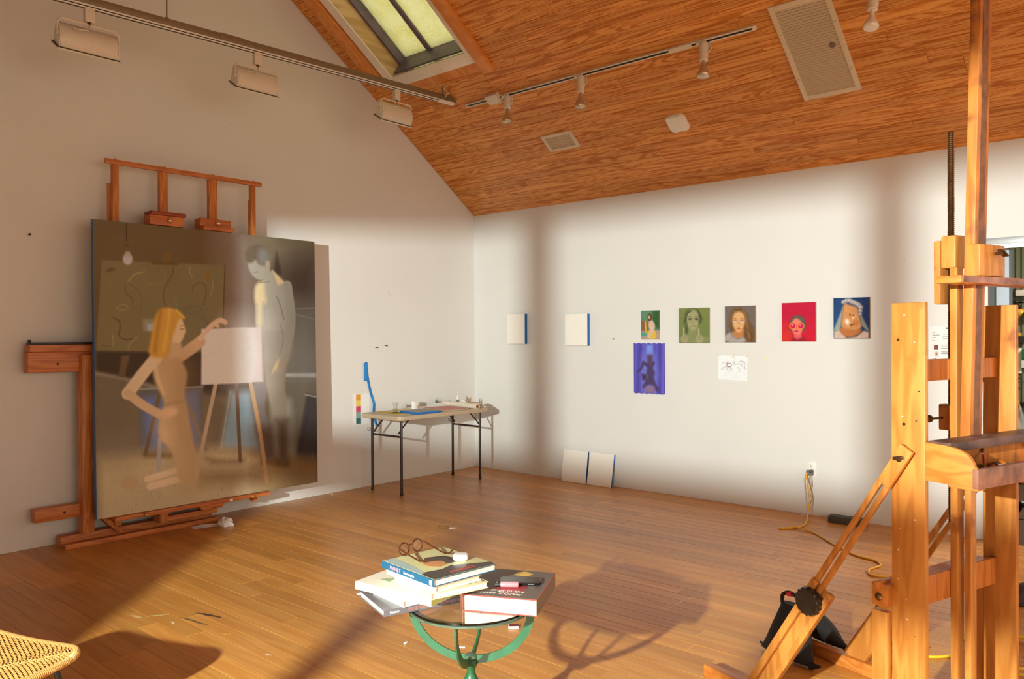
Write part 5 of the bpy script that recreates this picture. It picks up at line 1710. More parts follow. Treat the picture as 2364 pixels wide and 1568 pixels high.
cp = lambda u_, v_: o + U * u_ + V * v_ + Vector((0, 0, .023))
MB().obox(cp(.001, .004), U * .293, V * .26, (0, 0, .0003)).build('cover_ground', yw, b)
lf = lambda pts, h, m_, nm: MB().prism([cp(u_, v_) + Vector((0, 0, h)) for u_, v_ in pts], (0, 0, .0003)).build(nm, m_, b)
lf([(.293, .005), (.293, .05), (.18, .045), (.09, .03), (.06, .005)], .0003, lb, 'cover_haze_patch')
lf([(.002, .005), (.07, .005), (.085, .03), (.075, .09), (.09, .14), (.06, .20), (.03, .262), (.002, .262)], .0006, dkp, 'cover_dark_shape')
lf([(.19, .09), (.22, .13), (.20, .19), (.15, .205), (.11, .18), (.115, .12), (.15, .085)], .0006, dkp, 'cover_dark_shape')
lf([(.17, .08), (.19, .105), (.15, .15), (.11, .14), (.10, .10), (.13, .075)], .0009, sk3, 'cover_ochre_shape')
lettering('MANET', .032, cp(.02, .09) + Vector((0, 0, .0012)), V, U, b, cov('red_print', (196, 58, 50)), 'cover_title')
lettering('MANET', .019, o + U * .245 - V * .0005 + Vector((0, 0, .005)), -U, (0, 0, 1), b, cov('pink_print_b', (232, 150, 160)), 'spine_title')
lettering('Portraying Life', .012, o + U * .165 - V * .0005 + Vector((0, 0, .007)), -U, (0, 0, 1), b, M['white'], 'spine_subtitle', .85)
MB().obox(o + U * .008 - V * .0006 + Vector((0, 0, .004)), U * .014, V * .0005, (0, 0, .015)).build('spine_imprint', M['white'], b)
MAN = (o.copy(), U.copy(), V.copy(), tp + .0015)
# thick museum book at the right
zb2 = TT + .0005
b, o, U, V = book('thick art museum book with red edges and grey cover, right of the stack', (4.545, -4.471), 206.5, .25, 116, .30, zb2, .054, cov('museum_cover', (112, 100, 92)), plain('bright_pages', srgb(248, 244, 238), .8), 'v')
rd = cov('red_binding', (190, 56, 46))
MB().obox(o + Vector((0, 0, .0505)) - V * .001, U * .25, V * .001, (0, 0, .0035)).build('red_edge', rd, b)
MB().obox(o - V * .001, U * .25, V * .001, (0, 0, .003)).build('red_edge', rd, b)
MB().obox(o + U * .2495 - V * .001, U * .001, V * .006, (0, 0, .054)).build('red_edge', rd, b)
MB().obox(o - U * .001 + Vector((0, 0, .0505)), U * .001, V * .30, (0, 0, .0035)).build('red_edge', rd, b)
cq = lambda u_, v_, h=.0002: o + U * u_ + V * v_ + Vector((0, 0, .054 + h))
MB().obox(cq(.004, .004, 0), U * .242, V * .292, (0, 0, .0002)).build('dust_jacket', cov('jacket_brown', (104, 90, 82)), b)
cw = cov('cream_print', (232, 222, 206))
lettering('Paintings in the', .026, cq(.215, .058), -U, V, b, cw, 'cover_title')
lettering("Musée d'Orsay", .026, cq(.215, .030), -U, V, b, cw, 'cover_title')
MB().obox(cq(.06, .07, .0), U * .11, V * .10, (0, 0, .0003)).build('cover_picture', cov('cover_red', (150, 60, 66), var=.3), b)
MB().prism([cq(.14, .24), cq(.09, .235), (cq(.07, .26)), cq(.10, .285), cq(.13, .28)], (0, 0, .0003)).build('cover_flower', cov('cover_gold', (200, 160, 70), var=.3), b)
BIG = (o.copy(), U.copy(), V.copy(), zb2 + .055)

# phone and pink lighter on the museum book
o, U, V, zt = BIG
ph = thing('smartphone', 'black smartphone lying on the thick museum book', 'phone', o + U * .1 + V * .18 + Vector((0, 0, .055)))
pd = Vector((.8, .6, 0)); pe = Vector((-pd.y, pd.x, 0))
pc = Vector((4.388, -4.368, 0))
pc.z = zt
q0 = pc - pd * .072 - pe * .036
MB().prism(sum([[q0 + pd * (.144 * a + (.012 * c)) + pe * (.072 * b_ + .012 * d_)] for a, b_, c, d_ in ((0, 0, 1, 0), (1, 0, -1, 0), (1, 0, 0, 1), (1, 1, 0, -1), (1, 1, -1, 0), (0, 1, 1, 0), (0, 1, 0, -1), (0, 0, 0, 1))], []), (0, 0, .008)).build('phone_body', plain('phone_black', srgb(24, 24, 26), .15, .2), ph, .002)
MB().obox(q0 + pd * .004 + pe * .004 + Vector((0, 0, .008)), pd * .136, pe * .064, (0, 0, .0004)).build('screen', plain('phone_screen', srgb(16, 18, 20), .05, coat=.6), ph)
MB().obox(q0 + pd * .10 - pe * .0006 + Vector((0, 0, .003)), pd * .02, pe * .0008, (0, 0, .002)).build('side_button', M['silver'], ph)
lg = thing('lighter', 'pink translucent lighter lying in front of the phone on the museum book', 'lighter', pc + Vector((0, 0, .01)))
l0 = Vector((4.372, -4.452, zt + .0100))
MB().lathe([(.0085, 0), (.0095, .003), (.0095, .057), (.008, .06)], l0, pd, 14).build('lighter_body', plain('pink_plastic', srgb(226, 130, 134), .15, coat=.4), lg, smooth=True)
MB().lathe([(.009, -.018), (.0095, -.004), (.009, 0)], l0, pd, 12).build('lighter_head', M['black'], lg, smooth=True)
MB().cyl(l0 - pd * .012 + pe * .006 + Vector((0, 0, .003)), l0 - pd * .012 - pe * .006 + Vector((0, 0, .003)), .006, 10).build('spark_wheel', M['silver'], lg, smooth=True)

# spectacles on the top book
o, U, V, zt = MAN
gl = thing('eyeglasses', 'tortoiseshell round eyeglasses resting open on the top book', 'glasses', o + U * .2 + V * .18 + Vector((0, 0, .025)))
M['tortoise'] = plain('tortoiseshell', srgb(84, 40, 20), .2, var=.7, scale=90, coat=.5)
M['lens'] = plain('lens_glass', (1, 1, 1, 1), .0, trans=1.0, var=0)
# lens plane: standing on lower rims, facing along +V..; width direction gx, height gz
gx = Vector((-.08, .997, 0)).normalized()
gb = Vector((-gx.y, gx.x, 0))
if gb.dot(U) > 0:
    gb = -gb                                    # temples run towards -U (right in the picture)
g0 = Vector((4.058, -4.628, 0))
g0.z = zt
gup = (Vector((0, 0, 1)) * .97 - gb * .22).normalized()
RL = .0225
cl = []
for s_ in (0, 1):
    c_ = g0 + gx * (.030 + s_ * .067) + gup * (RL * .92 + .003)
    cl.append(c_)
    ring = [c_ + gx * RL * 1.08 * math.cos(2 * math.pi * k / 28) + gup * RL * .92 * math.sin(2 * math.pi * k / 28) for k in range(28)]
    MB().tube(ring, .0029, 8, closed=True).build('rim', M['tortoise'], gl, smooth=True)
    MB().add(ring + [p + gb * .001 for p in ring], [tuple(range(28))[::-1], tuple(range(28, 56))] + [(k, (k + 1) % 28, 28 + (k + 1) % 28, 28 + k) for k in range(28)]).build('lens', M['lens'], gl)
MB().tube([cl[0] + gx * RL * 1.05 + gup * .004, (cl[0] + cl[1]) / 2 + gup * .010 - gb * .001, cl[1] - gx * RL * 1.05 + gup * .004], .0022, 8).build('bridge', M['tortoise'], gl, smooth=True)
for s_, c_ in ((-1, cl[0]), (1, cl[1])):
    h = c_ + gx * s_ * (RL * 1.12) + gup * .009
    e_ = h + gx * s_ * .004
    low = zt + .003
    tip = Vector((e_.x, e_.y, 0)) + gb * .115
    MB().tube([h - gb * .001, e_ + gb * .003, Vector((e_.x, e_.y, 0)) + gb * .05 + Vector((0, 0, (e_.z + low) / 2)), Vector((tip.x, tip.y, low)) - gb * .01, Vector((tip.x, tip.y, low + .004)) + gb * .012, Vector((tip.x, tip.y, low + .016)) + gb * .026], [.0024, .0034, .003, .003, .0036, .0026], 8).build('temple', M['tortoise'], gl, smooth=True)
    MB().cyl(e_ + gb * .002, e_ + gb * .008, .003, 8).build('hinge', M['silver'], gl)
# earbud case
ec = thing('earbud_case', 'glossy white earbud charging case on the top book', 'earbud case', o + U * .075 + V * .18 + Vector((0, 0, .025)))
p_ = Vector((4.238, -4.508, 0))
p_.z = zt
a_ = (U * .7 - V * .72).normalized(); b_ = Vector((-a_.y, a_.x, 0))
vs, fs = [], []
for i, (sc_, h) in enumerate(((.80, 0), (.95, .004), (1.0, .010), (.97, .016), (.80, .0205), (.45, .0215))):
    for k in range(28):
        an = 2 * math.pi * k / 28
        q = 3.4
        xx = abs(math.cos(an)) ** (2 / q) * (1 if math.cos(an) > 0 else -1)
        yy = abs(math.sin(an)) ** (2 / q) * (1 if math.sin(an) > 0 else -1)
        vs.append(p_ + a_ * xx * .027 * sc_ + b_ * yy * .0225 * sc_ + Vector((0, 0, h)))
for i in range(5):
    for k in range(28):
        fs.append((i * 28 + k, i * 28 + (k + 1) % 28, i * 28 + 28 + (k + 1) % 28, i * 28 + 28 + k))
fs += [tuple(range(28))[::-1], tuple(range(140, 168))]
MB().add(vs, fs).build('case_shell', plain('glossy_white', srgb(246, 244, 240), .12, var=.0, coat=.5), ec, smooth=True)
MB().tube([p_ + b_ * .0232 * -1 + a_ * .004 + Vector((0, 0, .012)), p_ - b_ * .0232 - a_ * .006 + Vector((0, 0, .012))], .0014, 6).build('hinge_slot', M['black'], ec)
# ------------------------------------------------------------------ big studio easel at the right
EO = Vector((5.417, -3.59, 0))
_a = math.radians(18)
EF = Vector((math.cos(_a), -math.sin(_a), 0))   # towards the easel's front
EW = Vector((math.sin(_a), math.cos(_a), 0))    # across, from near post to far post
ZZ = Vector((0, 0, 1))


def EP(f, w, z):
    return EO + EF * f + EW * w + ZZ * z


def eb(f0, f1, w0, w1, z0, z1):
    return MB().obox(EP(f0, w0, z0), EF * (f1 - f0), EW * (w1 - w0), ZZ * (z1 - z0))


se = thing('studio_easel', 'big golden wooden studio easel with paint tray, crank screw and slotted braces at the right', 'easel', EP(-.1, .28, 0))
eb(-.047, .071, -.01, .01, .055, 1.574).build('side_post', M['ez'], se, .004)
eb(-.047, .071, .55, .57, .055, 1.574).build('side_post', M['ez'], se, .004)
for w in (-.035, .555):
    eb(-.905, .52, w, w + .045, 0, .055).build('foot_runner', M['ez_x'], se, .005)
    eb(-.107, -.049, w + .002, w + .03, .055, .53).build('rear_stile', M['ez'], se, .004)
eb(-.107, -.047, -.034, .60, .546, .623).build('rear_crossbeam', M['ez_x'], se, .005)
eb(-.085, -.07, -.05, .02, .605, .632).build('beam_block', M['ez_x'], se, .003)
MB().lathe([(.013, 0), (.013, .004), (.006, .008)], EP(-.078, -.034, .578), -EW, 14).build('carriage_bolt', M['brass'], se, smooth=True)
eb(-.02, .005, .01, .55, 1.309, 1.382).build('upper_crossbar', M['ez_mast'], se, .003)
eb(-.02, .005, .01, .55, .548, .645).build('lower_crossbar', M['ez_mast'], se, .003)
# centre guides and mast (mast leans slightly forward)
eb(.006, .031, .245, .287, .06, 1.70).build('guide_stile', M['ez'], se, .003)
eb(.045, .068, .262, .298, .06, .99).build('guide_stile', M['ez'], se, .003)
lean = EF * .0265
MB().obox(EP(.038, .249, 1.123) - (ZZ + lean) * .10, EF * .034, EW * .074, (ZZ + lean) * 2.3).build('mast', M['ez_mast'], se, .003)
MB().obox(EP(.0723, .268, 1.123), EF * .0015, EW * .034, (ZZ + lean) * 2.2).build('mast_groove', plain('dark_wood_stain', srgb(120, 76, 52), .5, var=.3), se)
# threaded crank screw
prof = []
nz = 400
for k in range(nz):
    h = (2.187 - .80) * k / (nz - 1)
    prof.append((.0095 if k % 2 else .0118, h))
MB().lathe(prof, EP(-.024, .307, .80), ZZ, 10).build('threaded_rod', M['brass'], se, smooth=False)
eb(-.062, -.036, .262, .318, 1.575, 1.80).build('screw_block', M['ez'], se, .006)
eb(-.036, .018, .262, .345, 1.70, 1.815).build('screw_block', M['ez'], se, .008)
eb(-.045, .004, .262, .30, 1.13, 1.22).build('screw_block', M['ez_mast'], se, .004)
MB().lathe([(.004, 0), (.004, .05), (.012, .055), (.014, .065), (.006, .07)], EP(-.03, .262, 1.172), -EW - EF * .2, 10).build('thumb_screw', M['brass'], se, smooth=True)
# canvas holder: clamp block, wing screw, paint covered shelf
eb(.072, .120, .226, .385, 1.664, 1.772).build('clamp_block', M['ez'], se, .006)
wsx = MB().lathe([(.005, 0), (.005, .02), (.010, .022), (.010, .03)], EP(.120, .32, 1.742), EF, 10).build('wing_screw', M['brass'], se, smooth=True)
MB().bar(EP(.146, .302, 1.752), EP(.146, .338, 1.732), .006, .022, EF).build('wing', M['brass'], wsx, .004)
eb(.05, .135, .085, .80, 1.636, 1.661).build('canvas_shelf', M['ez_x'], se, .003)
eb(.1352, .1362, .10, .80, 1.638, 1.659).build('paint_crust', plain('dried_paint', srgb(150, 104, 92), .5, var=.8, scale=10), se)


# braces in the side planes: slotted strip, channel, serrated knob
def brace(w0, s):
    u_ = Vector((.536, .844)); n_ = Vector((.844, -.536))

    def pt(along, off, w):      # along measured from the pivot downwards
        q = Vector((0, 1.056)) - u_ * along + n_ * off
        return EP(q.x, w, q.y)

    def stick(a0, a1, o0, o1, w0_, w1_, nm, mt, parent=se, bev=.002):
        return MB().obox(pt(a0, o0, w0_), pt(a1, o0, w0_) - pt(a0, o0, w0_), pt(a0, o1, w0_) - pt(a0, o0, w0_), EW * (w1_ - w0_)).build(nm, mt, parent, bev)
    wa, wb_ = w0, w0 + s * .014
    st_ = stick(-.045, .11, -.025, .025, wa, wb_, 'slotted_brace', M['ez'], se, .003)
    stick(.11, .735, -.025, -.006, wa, wb_, 'brace_strip', M['ez'], st_)
    stick(.11, .735, .006, .025, wa, wb_, 'brace_strip', M['ez'], st_)
    MB().lathe([(.010, 0), (.010, .004), (.006, .008)], pt(0, 0, wb_), EW * s, 10).build('pivot_bolt', M['brass'], st_, smooth=True)
    MB().bar(pt(.0, .0, wb_ + s * .007) - EF * .018, pt(0, 0, wb_ + s * .007) + EF * .018 + ZZ * .008, .006, .012).build('wing_nut', M['brass'], st_, .003)
    wc = w0 - s * .012
    ch = stick(.60, 1.19, -.030, .066, wc, wc + s * .011, 'brace_channel', M['ez'], se, .002)
    stick(.585, 1.19, -.030, -.003, wc + s * .011, wc + s * .032, 'channel_rail', M['ez'], ch)
    stick(.585, 1.19, .046, .068, wc + s * .011, wc + s * .032, 'channel_rail', M['ez'], ch)
    # knob
    c = pt(.664, 0.012, wc + s * .034)
    vs, fs = [], []
    nk = 48
    for (h, rr_) in ((0, 1.0), (.022, 1.0), (.026, .93)):
        for k in range(nk):
            a = 2 * math.pi * k / nk
            r_ = (.050 + .0028 * math.cos(a * 16)) * rr_
            vs.append(c + EW * s * h + (EF * math.cos(a) + ZZ * math.sin(a)) * r_)
    for i in range(2):
        for k in range(nk):
            fs.append((i * nk + k, i * nk + (k + 1) % nk, i * nk + nk + (k + 1) % nk, i * nk + nk + k))
    fs += [tuple(range(nk))[::-1], tuple(range(2 * nk, 3 * nk))]
    MB().add(vs, fs).build('serrated_knob', plain('black_knob', srgb(30, 26, 24), .3, var=.4, scale=30), se, smooth=True)


brace(-.025, -1)
brace(.588, 1)
# paint tray
prof = [(.072, .993), (.240, .993), (.240, 1.05), (.231, 1.058)]
for k in range(9):
    a = math.radians(90 * k / 8)
    prof.append((.150 + .081 * math.cos(a), 1.050 + .062 * math.sin(a)))
prof += [(.146, 1.114), (.072, 1.119)]
for w in (-.012, .575):
    MB().prism([EP(f, w, z) for f, z in prof], EW * .014).build('tray_end', M['ez_x'], se, .002)
eb(.072, .088, .002, .575, 1.003, 1.09).build('tray_back', M['ez_mast'], se)
eb(.072, .240, .002, .575, .993, 1.003).build('tray_bottom', plain('dark_stained_tray', srgb(74, 46, 30), .6, var=.4, scale=10), se)
eb(.225, .243, -.014, .589, .990, 1.052).build('tray_front', M['paint_wood'], se, .002)
eb(.072, .148, .002, .592, 1.092, 1.122).build('tray_rail', plain('crimson_smeared_wood', srgb(96, 66, 60), .45, var=.6, scale=9), se, .003)
eb(.150, .2405, -.0135, .03, .985, .996).build('tray_moulding', M['ez_x'], se, .002)
cr_ = MB().cyl(EP(.10, .47, .955), EP(.42, .47, .965), .011, 14).build('crank_shaft', plain('copper_rod', srgb(190, 140, 100), .35, .5), se, smooth=True)
MB().cyl(EP(.245, .47, .9595), EP(.30, .47, .9612), .0145, 14).build('silver_collar', M['silver'], cr_, smooth=True)

# things lying in the tray
def tube_of_paint(p, d, label, body, cap, lab, L_=.11):
    t = thing('paint_tube', label, 'paint tube', p, 'paint tubes in the easel tray')
    d = Vector(d).normalized(); P = Vector(p)
    sd_ = d.cross(ZZ).normalized()
    MB().lathe([(.006, 0), (.0065, .014), (.006, .016)], P, -d, 12).build('cap', cap, t, smooth=True)
    # flattening body
    vs, fs = [], []
    for i in range(6):
        k = i / 5
        for q in range(14):
            a = 2 * math.pi * q / 14
            vs.append(P + d * (.004 + L_ * k) + sd_ * math.cos(a) * (.013 + .006 * k) + ZZ * math.sin(a) * (.013 * (1 - k) + .001))
    for i in range(5):
        for q in range(14):
            fs.append((i * 14 + q, i * 14 + (q + 1) % 14, i * 14 + 14 + (q + 1) % 14, i * 14 + 14 + q))
    fs += [tuple(range(14))[::-1], tuple(range(70, 84))]
    MB().add(vs, fs).build('tube_body', body, t, smooth=True)
    MB().lathe([(.0132, .03), (.0150, .045), (.0132, .06)], P, d, 14, cap=False).build('label_band', lab, t, smooth=True)


tube_of_paint(EP(.172, .33, 1.022), -EF * .05 + EW, 'silver paint tube with red label in the easel tray', M['silver'], plain('red_cap', srgb(190, 30, 50), .4), plain('red_label', srgb(206, 40, 50), .5))
tube_of_paint(EP(.120, .31, 1.019), -EF * .05 + EW, 'silver paint tube with orange label in the easel tray', M['silver'], plain('orange_cap', srgb(226, 110, 30), .4), plain('orange_label', srgb(232, 130, 30), .5))
tube_of_paint(EP(.20, .20, 1.018), -EF * .05 + EW, 'squeezed olive yellow paint tube in the easel tray', plain('olive_tube', srgb(164, 150, 64), .4), M['black'], plain('yellow_label', srgb(206, 176, 60), .5), .09)
lump('bristle_rag', 'tan bristly rag heap at the near end of the easel tray', 'rag', tuple(EP(.165, .075, 1.0045)), .032, .04, .035, plain('bristle_tan', srgb(150, 118, 74), .9, var=.4, scale=90, bump=.6), 12)
lump('paint_rag', 'yellow grey smeared rag in the middle of the easel tray', 'rag', tuple(EP(.165, .15, 1.0045)), .032, .028, .035, plain('smeared_rag', srgb(170, 140, 80), .8, var=.6, scale=40), 15)
t = thing('paint_brush', 'paint brush with red handle leaning in the easel tray', 'brush', EP(.14, .18, 1.02))
MB().cyl(EP(.155, .19, 1.012), EP(.105, .27, 1.060), .004, 8).build('handle', plain('red_handle', srgb(190, 70, 50), .3), t, smooth=True)
MB().lathe([(.004, 0), (.005, .02), (.003, .05), (.0005, .06)], EP(.105, .27, 1.060), (EP(.105, .27, 1.060) - EP(.155, .19, 1.012)).normalized(), 8).build('bristles', plain('bristle', srgb(120, 90, 60), .8), t, smooth=True)
# paint specks on near post
for k in range(12):
    f, z = R.uniform(-.04, .06), R.uniform(.35, 1.55)
    eb(f, f + R.uniform(.003, .007), -.0108, -.0102, z, z + R.uniform(.002, .005)).build('paint_fleck', [M['white'], M['cream'], M['white'], plain('fleck_dark', srgb(50, 40, 36), .6)][k % 4], se)
for k in range(2):
    MB().cyl(EP(-.02 + .02 * k, -.0108, 1.45 - .14 * k * 2), EP(-.02 + .02 * k, -.014, 1.45 - .14 * k * 2), .005, 8).build('screw', M['brass'], se)

# ------------------------------------------------------------------ sandbag straddling the far runner
sb = thing('sandbag', 'black saddle sandbag with handle and red tape draped over the easel foot', 'sandbag', EP(-.78, .5, 0))
M['bagcloth'] = plain('black_canvas', srgb(26, 23, 22), .75, var=.25, scale=60, bump=.3)


def pouch(base, top, wid, th, hang, name):
    """soft pouch hanging from top edge to base edge; wid half width along F"""
    vs, fs = [], []
    n, mrow = 20, 10
    for i in range(mrow + 1):
        v_ = i / mrow
        c = top.lerp(base, v_)
        wv = wid[0] + (wid[1] - wid[0]) * v_ ** 1.3
        tv_ = th * (0.18 + 1.1 * math.sin(math.pi * min(1, v_ * .92 + .04)) ** .8)
        for k in range(n):
            a = 2 * math.pi * k / n
            q = 2.6
            xx = abs(math.cos(a)) ** (2 / q) * (1 if math.cos(a) > 0 else -1)
            yy = math.sin(a)
            droop = .018 * abs(xx) ** 3 * v_
            vs.append(c + EF * xx * wv + hang * yy * tv_ * (1 - .6 * abs(xx) ** 4) - ZZ * droop * .0)
    for i in range(mrow):
        for k in range(n):
            fs.append((i * n + k, i * n + (k + 1) % n, i * n + n + (k + 1) % n, i * n + n + k))
    fs += [tuple(range(n))[::-1], tuple(range(mrow * n, mrow * n + n))]
    return MB().add(vs, fs).build(name, M['bagcloth'], sb, smooth=True)


pouch(EP(-.84, .42, .012), EP(-.875, .51, .222), (.07, .15), .062, EW, 'near_pouch')
pouch(EP(-.845, .72, .012), EP(-.86, .61, .185), (.05, .115), .05, EW, 'far_pouch')
eb(-.915, -.815, .515, .615, .185, .212).build('saddle_strap', M['bagcloth'], sb, .008)
hp = [EP(-.925, .505, .18), EP(-.935, .50, .225), EP(-.92, .49, .262), EP(-.88, .49, .278), EP(-.84, .49, .262), EP(-.825, .50, .20)]
MB().tube(spline(hp, 5), .009, 8).build('handle', M['bagcloth'], sb, smooth=True)
MB().tube([EP(-.895, .49, .270), EP(-.87, .49, .275)], .012, 8).build('red_tape', plain('red_tape', srgb(220, 40, 60), .4), sb)
for (f, w) in ((-.965, .42), (-.685, .42), (-.73, .72)):
    MB().tube([EP(f + (.03 if f < -.8 else -.03), w, .015), EP(f, w, .022), EP(f - (.025 if f < -.8 else -.03), w - .01, .034)], [.018, .01, .004], 8).build('corner_ear', M['bagcloth'], sb, smooth=True)

# ------------------------------------------------------------------ wicker chair at the lower left
ch = thing('wicker_chair', 'woven rattan seat with black steel legs cut off by the lower left corner', 'chair', (3.07, -5.68, 0))
P0, P1, P2, P3 = Vector((2.70, -5.53, 0)), Vector((3.262, -5.345, 0)), Vector((3.43, -5.84, 0)), Vector((2.87, -6.03, 0))
ax = (P1 - P0); bx_ = (P2 - P1)
M['rattan'] = plain('rattan', srgb(182, 130, 68), .5, var=.14, scale=18)
M['rattan_edge'] = plain('rattan_wrap', srgb(190, 144, 82), .45, var=.1, scale=30)
M['rattan_gap'] = plain('rattan_shade', srgb(70, 40, 18), .9)


def seatz(u, v):
    x_, y_ = 2 * u - 1, 2 * v - 1
    return .403 - .022 * (1 - x_ * x_) * (1 - .3 * y_ * y_) - .012 * (1 - y_ * y_) - .012 * max(0, abs(x_) - .8) * 3


def superq(u, v):
    """map unit square to rounded square inside it"""
    x_, y_ = 2 * u - 1, 2 * v - 1
    q = 7.0
    m_ = max(abs(x_), abs(y_), 1e-6)
    l_ = (abs(x_) ** q + abs(y_) ** q) ** (1 / q)
    k = m_ / max(l_, 1e-6)
    return .5 + x_ * k / 2, .5 + y_ * k / 2


def sp(u, v, dz=0):
    u2, v2 = superq(u, v)
    return P0 + ax * u2 + bx_ * v2 + ZZ * (seatz(u2, v2) + dz)


n = 24
vs, fs = [], []
for k in range(2):
    for i in range(n + 1):
        for j in range(n + 1):
            vs.append(sp(i / n, j / n, -.004 - .006 * k))
N1 = n + 1
for i in range(n):
    for j in range(n):
        p = i * N1 + j
        q = p + N1 * N1
        fs += [(p, p + N1, p + N1 + 1, p + 1), (q, q + 1, q + N1 + 1, q + N1)]
MB().add(vs, fs).build('seat_web', M['rattan_gap'], ch, smooth=True)
mb = MB()
NS = 72
for i in range(NS):
    v = (i + .5) / NS
    pts = []
    ns_ = 160
    for j in range(ns_ + 1):
        u = .012 + .976 * j / ns_
        pts.append(sp(u, v, .0032 * math.sin(j / ns_ * math.pi * 40 + (i % 2) * math.pi)))
    mb.tube(pts, .0029, 5)
o = mb.build('weave_strands', M['rattan'], ch, smooth=True)
o['kind'] = 'stuff'
# rolled edge with wrapping
edge = []
for (a, b) in (((0, 0), (1, 0)), ((1, 0), (1, 1)), ((1, 1), (0, 1)), ((0, 1), (0, 0))):
    for k in range(24):
        t_ = k / 24
        edge.append(sp(a[0] + (b[0] - a[0]) * t_, a[1] + (b[1] - a[1]) * t_, -.006))
MB().tube(edge, .011, 10, closed=True).build('seat_rim', M['rattan_edge'], ch, smooth=True)
wr_ = MB()
cnt = 330
fine = []
tot = len(edge)
for k in range(cnt):
    s_ = k / cnt * tot
    i = int(s_)
    p = edge[i % tot].lerp(edge[(i + 1) % tot], s_ - i)
    d = (edge[(i + 1) % tot] - edge[(i - 1) % tot]).normalized()
    e1 = d.cross(ZZ).normalized(); e2 = e1.cross(d)
    ring = [p + (e1 * math.cos(2 * math.pi * q / 10) + e2 * math.sin(2 * math.pi * q / 10)) * .0115 + d * .0012 * math.sin(2 * math.pi * q / 10) for q in range(10)]
    wr_.tube(ring, .0022, 4, closed=True)
o = wr_.build('rim_wrapping', M['rattan_edge'], ch, smooth=True)
o['kind'] = 'stuff'
for (u, v, su, sv) in ((.9, .12, .10, -.10), (.1, .12, -.1, -.1), (.9, .9, .1, .12), (.1, .9, -.1, .12)):
    a = sp(u, v, -.012)
    f = P0 + ax * (u + su) + bx_ * (v + sv)
    MB().tube([a, Vector((f.x, f.y, .004))], .010, 10).build('leg', M['black'], ch, smooth=True)
MB().tube([sp(.1, .14, -.030), sp(.9, .14, -.030)], .006, 8).build('cross_rod', M['black'], ch, smooth=True)
MB().tube([sp(.1, .88, -.030), sp(.9, .88, -.030)], .006, 8).build('cross_rod', M['black'], ch, smooth=True)

# ------------------------------------------------------------------ scraps on the floor
def scrap(name, label, cat, x, y, l, w, h, ang, mt, group=None):
    a = Vector((math.cos(ang), math.sin(ang), 0)); b = Vector((-a.y, a.x, 0))
    return tag(MB().obox(Vector((x, y, .0002)) - a * l / 2 - b * w / 2, a * l, b * w, (0, 0, h)).build(name, mt, None, min(h * .2, .001)), label, cat, group)


scrap('eraser_piece', 'small white eraser piece on the floor left of the side table stem', 'eraser', 3.289, -3.926, .024, .012, .006, 1.9, M['white'])
scrap('paper_scrap', 'thin white paper scrap seen through the side table arms', 'paper scrap', 3.525, -3.788, .036, .012, .003, .75, M['white'])
mt_ = thing('matchbox', 'small open white and red matchbox on the floor behind the side table', 'matchbox', (3.55, -3.442, 0))
a = Vector((math.cos(.75), math.sin(.75), 0)); b = Vector((-a.y, a.x, 0)); p = Vector((3.55, -3.442, .0003))
MB().obox(p - a * .025 - b * .016, a * .05, b * .032, (0, 0, .013)).build('tray', M['white'], mt_, .001)
MB().obox(p - a * .02 - b * .0165 + ZZ * .0131, a * .045, b * .034, (0, 0, .001)).build('lid', plain('maroon_lid', srgb(120, 40, 40), .5), mt_)
g_ = thing('tape_ring', 'small tan ring and white flake on the floor beyond the stack of books', 'scrap', (1.79, -2.198, 0))
MB().tube([(1.77 + .045 * math.cos(k * .35), -2.21 + .03 * math.sin(k * .35), .004) for k in range(18)], .004, 6, closed=True).build('ring', plain('tan_ring', srgb(150, 120, 70), .6), g_, smooth=True)
MB().prism([(1.82, -2.19, .0003), (1.87, -2.16, .0003), (1.86, -2.19, .0003), (1.83, -2.21, .0003)], (0, 0, .004)).build('flake', M['white'], g_)
scrap('plaster_crumb', 'tiny white crumb on the floor by the left wall, under the painting shadow', 'crumb', .07, -2.0, .014, .01, .008, .4, M['white'])
# dried paint smears on the planks (flat, left of the side table)
sm_ = [((2.193, -4.346), (.14, .02), .3, srgb(70, 56, 44), 'dark charcoal smear on the floor planks, upper of the two'), ((2.22, -4.44), (.20, .014), .15, srgb(104, 80, 58), 'faint dark scuff on the floor planks, lower of the two'), ((1.99, -4.53), (.09, .012), 1.0, srgb(206, 170, 110), 'long pale yellow paint streak on the floor planks'), ((1.93, -4.60), (.07, .016), .2, srgb(206, 176, 130), 'short cream paint streak on the floor nearest the wicker chair'), ((2.16, -4.52), (.03, .012), .1, srgb(224, 204, 176), 'small whitish paint drop on the floor between the smears'), ((2.52, -4.42), (.04, .014), .5, srgb(200, 150, 60), 'ochre paint spot on the floor beside the chair shadow'), ((2.905, -4.427), (.03, .012), .3, srgb(224, 200, 170), 'white paint dab on the floor near the bottom edge')]
for k, (c, (l, w), an, col, lab) in enumerate(sm_):
    rg = random.Random(k)
    a = Vector((math.cos(an), math.sin(an), 0)); b = Vector((-a.y, a.x, 0))
    pts = []
    for q in range(18):
        t_ = 2 * math.pi * q / 18
        r_ = 1 + .5 * rg.uniform(-1, 1)
        pts.append(Vector((c[0], c[1], .0004)) + a * l / 2 * math.cos(t_) * r_ + b * w / 2 * math.sin(t_) * r_)
    tag(MB().prism(pts, (0, 0, .0004)).build('paint_smear', plain('smear_%d' % k, col, .6, var=.3, scale=60)), lab, 'paint smear')
